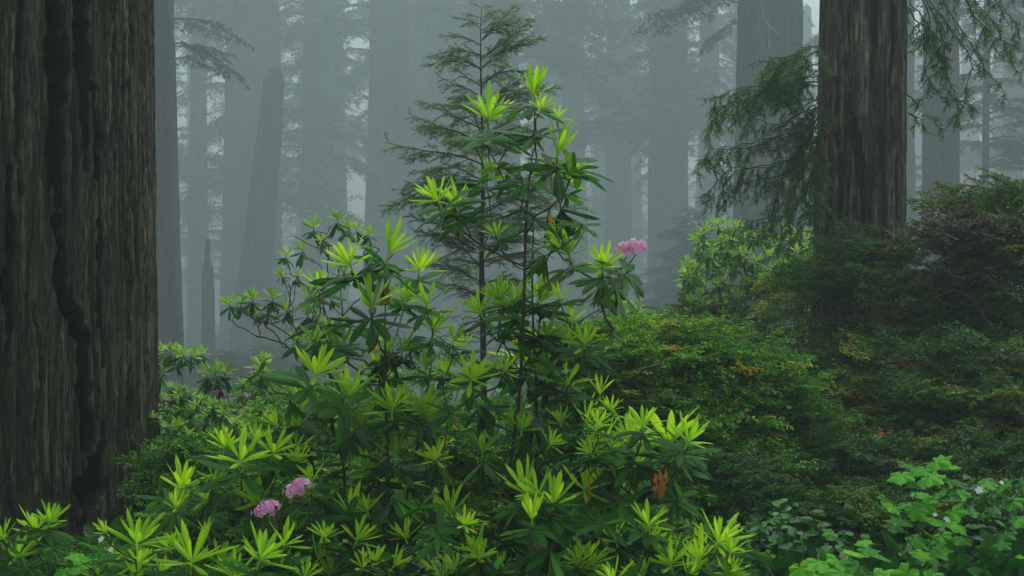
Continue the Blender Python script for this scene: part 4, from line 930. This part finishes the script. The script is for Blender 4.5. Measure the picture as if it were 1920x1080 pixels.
bush('mid-green bush below the misty shrub, just left of the rusty thicket', [(1370, 720, 110, 90, 10.4, .6, 290), (1440, 800, 100, 80, 10.2, .5, 240), (1330, 800, 110, 70, 9.8, .5, 220)], (1380, 10.2), 55, 'huck', tint=0.09, sc=(.8, 1.45), n=.85, red=.05)
bush('dark bush in the hollow behind the right-hand rhododendron shoot', [(1100, 930, 110, 110, 8.8, .4, 250), (1320, 920, 120, 90, 9.0, .5, 260), (1200, 1020, 130, 80, 8.2, .4, 230), (1000, 880, 80, 100, 9.0, .4, 150)], (1200, 8.8), 56, 'huck', tint=-0.05, sc=(.8, 1.45), n=.85, red=.03)
bush('shaded bush at the foot of the near brown trunk, left side', [(1440, 900, 100, 80, 9.8, .5, 230), (1520, 830, 60, 80, 10.6, .4, 120), (1450, 1010, 110, 80, 8.8, .4, 200)], (1450, 9.8), 57, 'huck_dark', tint=.0, red=.04)
# right hand thicket
bush('dark green thicket covering the base of the near brown trunk', [(1600, 500, 70, 60, 12.8, .5, 200), (1640, 590, 100, 80, 12.4, .6, 320), (1570, 660, 50, 60, 12.4, .4, 90), (1680, 470, 60, 40, 12.8, .4, 110)], (1620, 12.5), 58, 'huck_dark', tint=0.12, sc=(.85, 1.55), n=.8, red=.07)
bush('thicket with scattered rust-coloured leaves right of the trunk foot', [(1660, 720, 110, 90, 11.4, .6, 330), (1590, 780, 60, 50, 11.6, .3, 90), (1720, 800, 110, 80, 10.8, .5, 260)], (1670, 11.2), 59, 'huck_dark', tint=0.14, sc=(.85, 1.55), n=.8, red=.16)
bush('tall thicket of small leaves at the right edge, arching twigs on top', [(1880, 430, 80, 60, 12.0, .5, 190), (1850, 560, 100, 80, 11.8, .6, 270), (1760, 600, 90, 70, 12.0, .5, 210), (1940, 520, 70, 110, 11.6, .5, 190), (1800, 400, 60, 25, 12.4, .3, 60), (1895, 372, 60, 30, 12.2, .4, 80)], (1850, 11.8), 60, 'huck_dark', tint=0.13, sc=(.85, 1.55), n=.8, red=.08, extra=[([(1850, 470, 12.2), (1840, 420, 12.1), (1862, 375, 12.0), (1885, 350, 12.0), (1905, 342, 12.0)], .012), ([(1862, 375, 12.0), (1840, 358, 12.0), (1800, 362, 12.0)], .006), ([(1790, 560, 11.4), (1760, 530, 11.3), (1740, 500, 11.3), (1700, 490, 11.4)], .02), ([(1860, 620, 11.1), (1820, 560, 11.1), (1780, 545, 11.2), (1730, 580, 11.3)], .018)])
bush('lower right thicket with orange and green mixed leaves', [(1850, 700, 120, 90, 10.8, .6, 330), (1780, 770, 90, 60, 10.4, .5, 180), (1910, 800, 80, 70, 10.2, .5, 180)], (1850, 10.6), 61, 'huck_dark', tint=0.16, sc=(.85, 1.55), n=.8, red=.13)
bush('shaded thicket behind the lobed bright leaves', [(1620, 900, 120, 60, 9.8, .4, 220), (1800, 880, 140, 60, 9.4, .4, 240), (1600, 990, 110, 70, 8.8, .4, 190), (1760, 980, 130, 80, 8.6, .4, 220), (1900, 990, 90, 90, 8.6, .4, 160)], (1700, 9.3), 62, 'huck_dark', tint=0.08, sc=(.85, 1.55), n=.8, red=.09)
bush('tangled rusty-brown dead clump high on the right thicket', [(1790, 440, 50, 38, 11.6, .35, 170), (1840, 470, 40, 40, 11.6, .3, 110), (1800, 510, 40, 30, 11.5, .3, 80)], (1800, 11.6), 63, 'huck_brown', tint=.0, name='dead_thicket', n=.6, red=.1, cat='dead bush', group=None)
bush('misty low bush in the gap at the end of the clearing', [(470, 830, 60, 40, 13, .5, 90), (520, 760, 80, 30, 17, .8, 90), (600, 740, 60, 26, 16, .6, 60)], (500, 14), 64, 'huck', tint=.2, red=.05, sc=(1, 1.7))
bush('dim bush behind the tall yellow-green shrub', [(1340, 640, 110, 80, 17.5, .8, 170), (1480, 620, 90, 110, 17.5, .8, 170)], (1400, 17.5), 65, 'huck_dark', tint=.1, red=.02, sc=(1.1, 1.9))

bush('bright yellow-green bush glimpsed through the gap in the right thicket', [(1740, 545, 50, 30, 13.4, .3, 90), (1500, 560, 40, 60, 14.2, .4, 110)], (1730, 13.5), 66, 'huck', tint=.3, red=.03, sc=(1, 1.6))

# ------------------------------------------------------------------ thimbleberry (lobed leaves), salal, white flowers
def palmate(seed):
    rng = np.random.default_rng(seed); g = Geo(); n = 60; th_ = np.linspace(-PI * .93, PI * .93, n)
    lobes = np.array([0, .95, -.95, 1.95, -1.95]); sz = np.array([1.0, .9, .9, .66, .66])
    r = np.zeros(n)
    for l, s in zip(lobes, sz): r = np.maximum(r, s * (1 - .36 * np.abs((th_ - l) / .5) ** 1.3))
    r = np.clip(r, .6, 1); r *= 1 + .05 * np.sin(th_ * 34) + rng.normal(0, .02, n); r *= np.interp(np.abs(th_), [0, 2.6, 2.95], [1, .9, .35])
    ring = []
    for f in (0.33, .7, 1.0):
        rr = r * f; z = -.18 * rr ** 2 + .05 * np.cos(th_ * 6.6) * f + .02 * np.sin(th_ * 3 + seed) * f
        ring.append(np.stack([rr * np.cos(th_), rr * np.sin(th_), z], 1))
    v = np.vstack([[[0, 0, 0]]] + ring); t = [[0, 1 + i, 2 + i] for i in range(n - 1)]; q = []
    for k in range(2):
        b = 1 + k * n; q += [[b + i, b + n + i, b + n + i + 1, b + i + 1] for i in range(n - 1)]
    vein = np.min(np.abs(th_[:, None] - lobes[None]), 1); a = np.zeros((len(v), 2)); a[1:, 1] = np.tile(np.clip(vein * 1.6, 0, 1), 3)
    g.add(v, q, t, a); return g.pack()
PALM = [palmate(k) for k in range(4)]
def white_bloom(g, p, r, rng):
    ft = tpl([[0, 0, 0], [.5, .4, .12], [1, .25, .1], [1, -.25, .1], [.5, -.4, .12]], [[0, 4, 3, 2]], [[0, 2, 1]])
    base = nz(np.array([rng.normal(0, .4), -.8, .7])); X = nz(np.cross(base, [0.1, 0.3, 1])); Yv = np.cross(base, X)
    for k in range(5):
        a = k * 2 * PI / 5; d = X * math.cos(a) + Yv * math.sin(a)
        g.scatter(ft, frames(np.array([d]), np.array([base])) * r, np.array([p]), [.5])
def thimble(label, leaves, Y, seed, dY=.35, flowers=(), name='thimbleberry_plant', tn=0.0):
    rng = np.random.default_rng(seed); lf = Geo(); tg = []
    for (x, y, s) in leaves:
        p = at(x, y, Y + rng.uniform(-dY, dY)); tg.append(p); r = s * 1.22 / F * Y
        D = np.array([[rng.normal(0, .8), -1 + rng.normal(0, .5), rng.normal(-.25, .2)]]); N = np.array([[rng.normal(0, .45), -.35 + rng.normal(0, .4), 1.0]])
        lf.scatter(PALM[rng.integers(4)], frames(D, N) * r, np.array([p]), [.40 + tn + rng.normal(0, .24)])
    c = np.mean(tg, 0); gz = floor_z(c[0], c[1] + .1)
    rt = [[np.array([c[0] + q, c[1] + .15, gz - .05]), np.array([c[0] + q * 1.2, c[1] + .1, gz + (c[2] - gz) * .4])] for q in (-.12, .1, .25)]
    g, _ = grow([p - np.array([0, 0, .004]) for p in tg], [np.array(q) for q in rt], .0017, .35, seed, 4, .01, .03)
    t = thing(name, label, 'plant', (c[0], c[1] + .15, gz), 'lobed-leaf plants at the front')
    rebase([g.obj('stem', M['twig']), lf.obj('foliage', M['thimble'])], t); T0 = np.array(t.location)
    for (x, y, s) in flowers:
        fg = Geo(); white_bloom(fg, np.zeros(3), s * .72 / F * Y, rng); o = fg.obj('white_flower', M['white'], t); o.location = at(x, y, Y - .2) - T0
    return t
thimble('bright lobed-leaf plant mounded at lower right, its top leaves highest beside the rusty leaves', [(1700,870,26),(1690,890,30),(1715,905,26),(1755,865,30),(1775,875,28),(1745,895,28),(1785,900,30),(1760,925,26),(1725,925,24),(1700,945,26),(1690,975,30),(1672,985,28),(1715,955,26),(1735,945,24),(1755,975,30),(1785,960,32),(1740,1000,26),(1715,1010,26),(1765,1005,28),(1795,985,28),(1805,1010,26),(1760,1030,26),(1780,1025,24),(1660,935,20),(1730,880,22),(1795,925,24),(1675,950,22),(1735,1040,28),(1800,1040,26),(1720,1035,24)],
        7.4, 71, flowers=[(1775, 974, 9), (1766, 992, 9), (1836, 919, 11), (1753, 965, 6)])
thimble('broad light-green lobed leaves along the bottom edge, right of the last bright shoots', [(1500,1065,32),(1535,1055,34),(1570,1050,34),(1600,1035,28),(1625,1030,26),(1645,1040,28),(1610,1060,32),(1580,1075,32),(1545,1085,34),(1490,1085,30),(1640,1075,26),(1660,1080,34),(1700,1075,34),(1740,1085,30),(1620,1015,20)], 6.6, 72, .25, tn=.12)
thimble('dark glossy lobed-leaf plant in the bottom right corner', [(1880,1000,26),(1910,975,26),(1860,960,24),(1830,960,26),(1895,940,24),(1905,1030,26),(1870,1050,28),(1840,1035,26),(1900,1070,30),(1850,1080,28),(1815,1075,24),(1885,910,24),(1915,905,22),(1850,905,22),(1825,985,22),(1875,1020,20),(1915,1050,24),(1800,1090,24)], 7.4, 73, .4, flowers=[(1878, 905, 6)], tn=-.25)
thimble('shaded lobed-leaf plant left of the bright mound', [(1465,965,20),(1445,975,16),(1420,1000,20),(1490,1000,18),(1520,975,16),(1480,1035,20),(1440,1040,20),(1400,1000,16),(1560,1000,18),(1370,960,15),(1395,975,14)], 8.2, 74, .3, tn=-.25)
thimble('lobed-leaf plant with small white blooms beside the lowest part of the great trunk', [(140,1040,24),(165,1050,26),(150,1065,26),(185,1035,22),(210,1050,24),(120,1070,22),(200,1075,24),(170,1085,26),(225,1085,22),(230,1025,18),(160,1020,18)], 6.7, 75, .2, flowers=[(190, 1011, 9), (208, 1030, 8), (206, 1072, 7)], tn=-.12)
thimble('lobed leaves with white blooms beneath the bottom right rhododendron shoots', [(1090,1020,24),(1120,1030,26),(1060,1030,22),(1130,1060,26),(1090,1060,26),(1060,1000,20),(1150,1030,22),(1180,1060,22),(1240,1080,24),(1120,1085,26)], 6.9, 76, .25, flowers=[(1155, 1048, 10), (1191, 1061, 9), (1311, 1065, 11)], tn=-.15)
def salal(label, blobs, Y, seed, size=.07):
    rng = np.random.default_rng(seed); lf = Geo(); P = []
    for (x, y, rx, ry, cnt) in blobs:
        m = cnt; u = rng.normal(0, .5, (m, 3)); P.append(np.array([at(x + a * rx, y + b * ry, Y + c * .7) for a, b, c in u]))
    P = np.vstack(P); m = len(P); D = np.stack([rng.normal(0, 1, m), rng.normal(-.4, .7, m), rng.normal(-.2, .3, m)], 1); N = np.stack([rng.normal(0, .4, m), rng.normal(-.3, .4, m), np.ones(m)], 1)
    s = size * rng.uniform(.6, 1.2, m); lf.scatter(OVAL, frames(D, N) * s[:, None, None], P, rng.uniform(.05, .9, m) ** 1.3)
    c = P.mean(0); gz = floor_z(c[0], c[1]); rt = [[np.array([c[0] + q, c[1], gz - .05]), np.array([c[0] + q * 1.3, c[1], gz + .15])] for q in (-.3, 0, .3)]
    g, _ = grow(list(P[::3]), [np.array(q) for q in rt], .002, .35, seed, 4, .015, .02)
    t = thing('salal_plant', label, 'plant', (c[0], c[1], gz), 'glossy oval-leaved plants'); rebase([g.obj('stem', M['twig']), lf.obj('foliage', M['salal'])], t)
salal('dark glossy oval-leaved plant in deep shade left of the lobed leaves', [(1480, 990, 110, 50, 200), (1560, 1050, 80, 40, 90), (1400, 1040, 80, 50, 130)], 8.3, 81)
salal('glossy oval-leaved plant at right edge behind the corner leaves', [(1860, 950, 90, 60, 220), (1800, 1040, 100, 50, 180)], 8.0, 82)
salal('wet oval-leaved undergrowth beneath the bottom left shoots', [(250, 1060, 120, 30, 140), (450, 1050, 120, 40, 160), (600, 1040, 110, 50, 160)], 7.2, 83, .06)
salal('dark oval-leaved undergrowth beneath the bottom centre shoots', [(820, 1050, 140, 40, 200), (1000, 1060, 120, 40, 160), (1180, 1060, 120, 40, 160)], 7.3, 84, .06)

# ------------------------------------------------------------------ ground cover in the clearing
def ground_cover():
    rng = np.random.default_rng(91); n = 26000; lf = Geo()
    Y = 7 + 150 * rng.random(n) ** 2; x = (rng.uniform(-.42, .42, n)) * Y
    z = th(x, Y); keep = noise3(x / 1.5, Y / 1.5, .2, 3) > .35; x, Y, z = x[keep], Y[keep], z[keep]; m = len(x)
    D = np.stack([rng.normal(0, 1, m), rng.normal(0, 1, m), rng.uniform(.1, 1.2, m)], 1); N = np.stack([rng.normal(0, .5, m), rng.normal(0, .5, m), np.ones(m)], 1)
    s = .08 + .10 * rng.random(m) * (1 + Y / 12)
    lf.scatter(OVAL, frames(D, N) * s[:, None, None], np.stack([x, Y, z + rng.uniform(0, .12, m)], 1), rng.uniform(.1, .9, m))
    o = lf.obj('ground_cover', M['salal']); o['label'] = 'low leafy ground cover on the forest floor'; o['category'] = 'ground cover'; o['kind'] = 'stuff'
ground_cover()

# ------------------------------------------------------------------ the fog
def haze():
    g = Geo(); x0, x1, y0, y1, z0, z1 = -216, 216, -64, 388, -13.0, 62.0
    g.add([[x, y, z] for x in (x0, x1) for y in (y0, y1) for z in (z0, z1)], [[0, 1, 3, 2], [4, 6, 7, 5], [0, 4, 5, 1], [2, 3, 7, 6], [0, 2, 6, 4], [1, 5, 7, 3]])
    m = bpy.data.materials.new('haze'); m.use_nodes = True; nt = m.node_tree; nt.nodes.clear()
    out = nt.nodes.new("ShaderNodeOutputMaterial"); v = nt.nodes.new("ShaderNodeVolumePrincipled")
    v.inputs['Color'].default_value = (0.43, 0.53, 0.555, 1); v.inputs['Density'].default_value = HAZE; v.inputs['Anisotropy'].default_value = 0.2
    nt.links.new(v.outputs[0], out.inputs['Volume'])
    o = g.obj('haze', m, smooth=False); o['kind'] = 'stuff'; o['label'] = 'pale fog filling the forest'; o['category'] = 'fog'
haze()
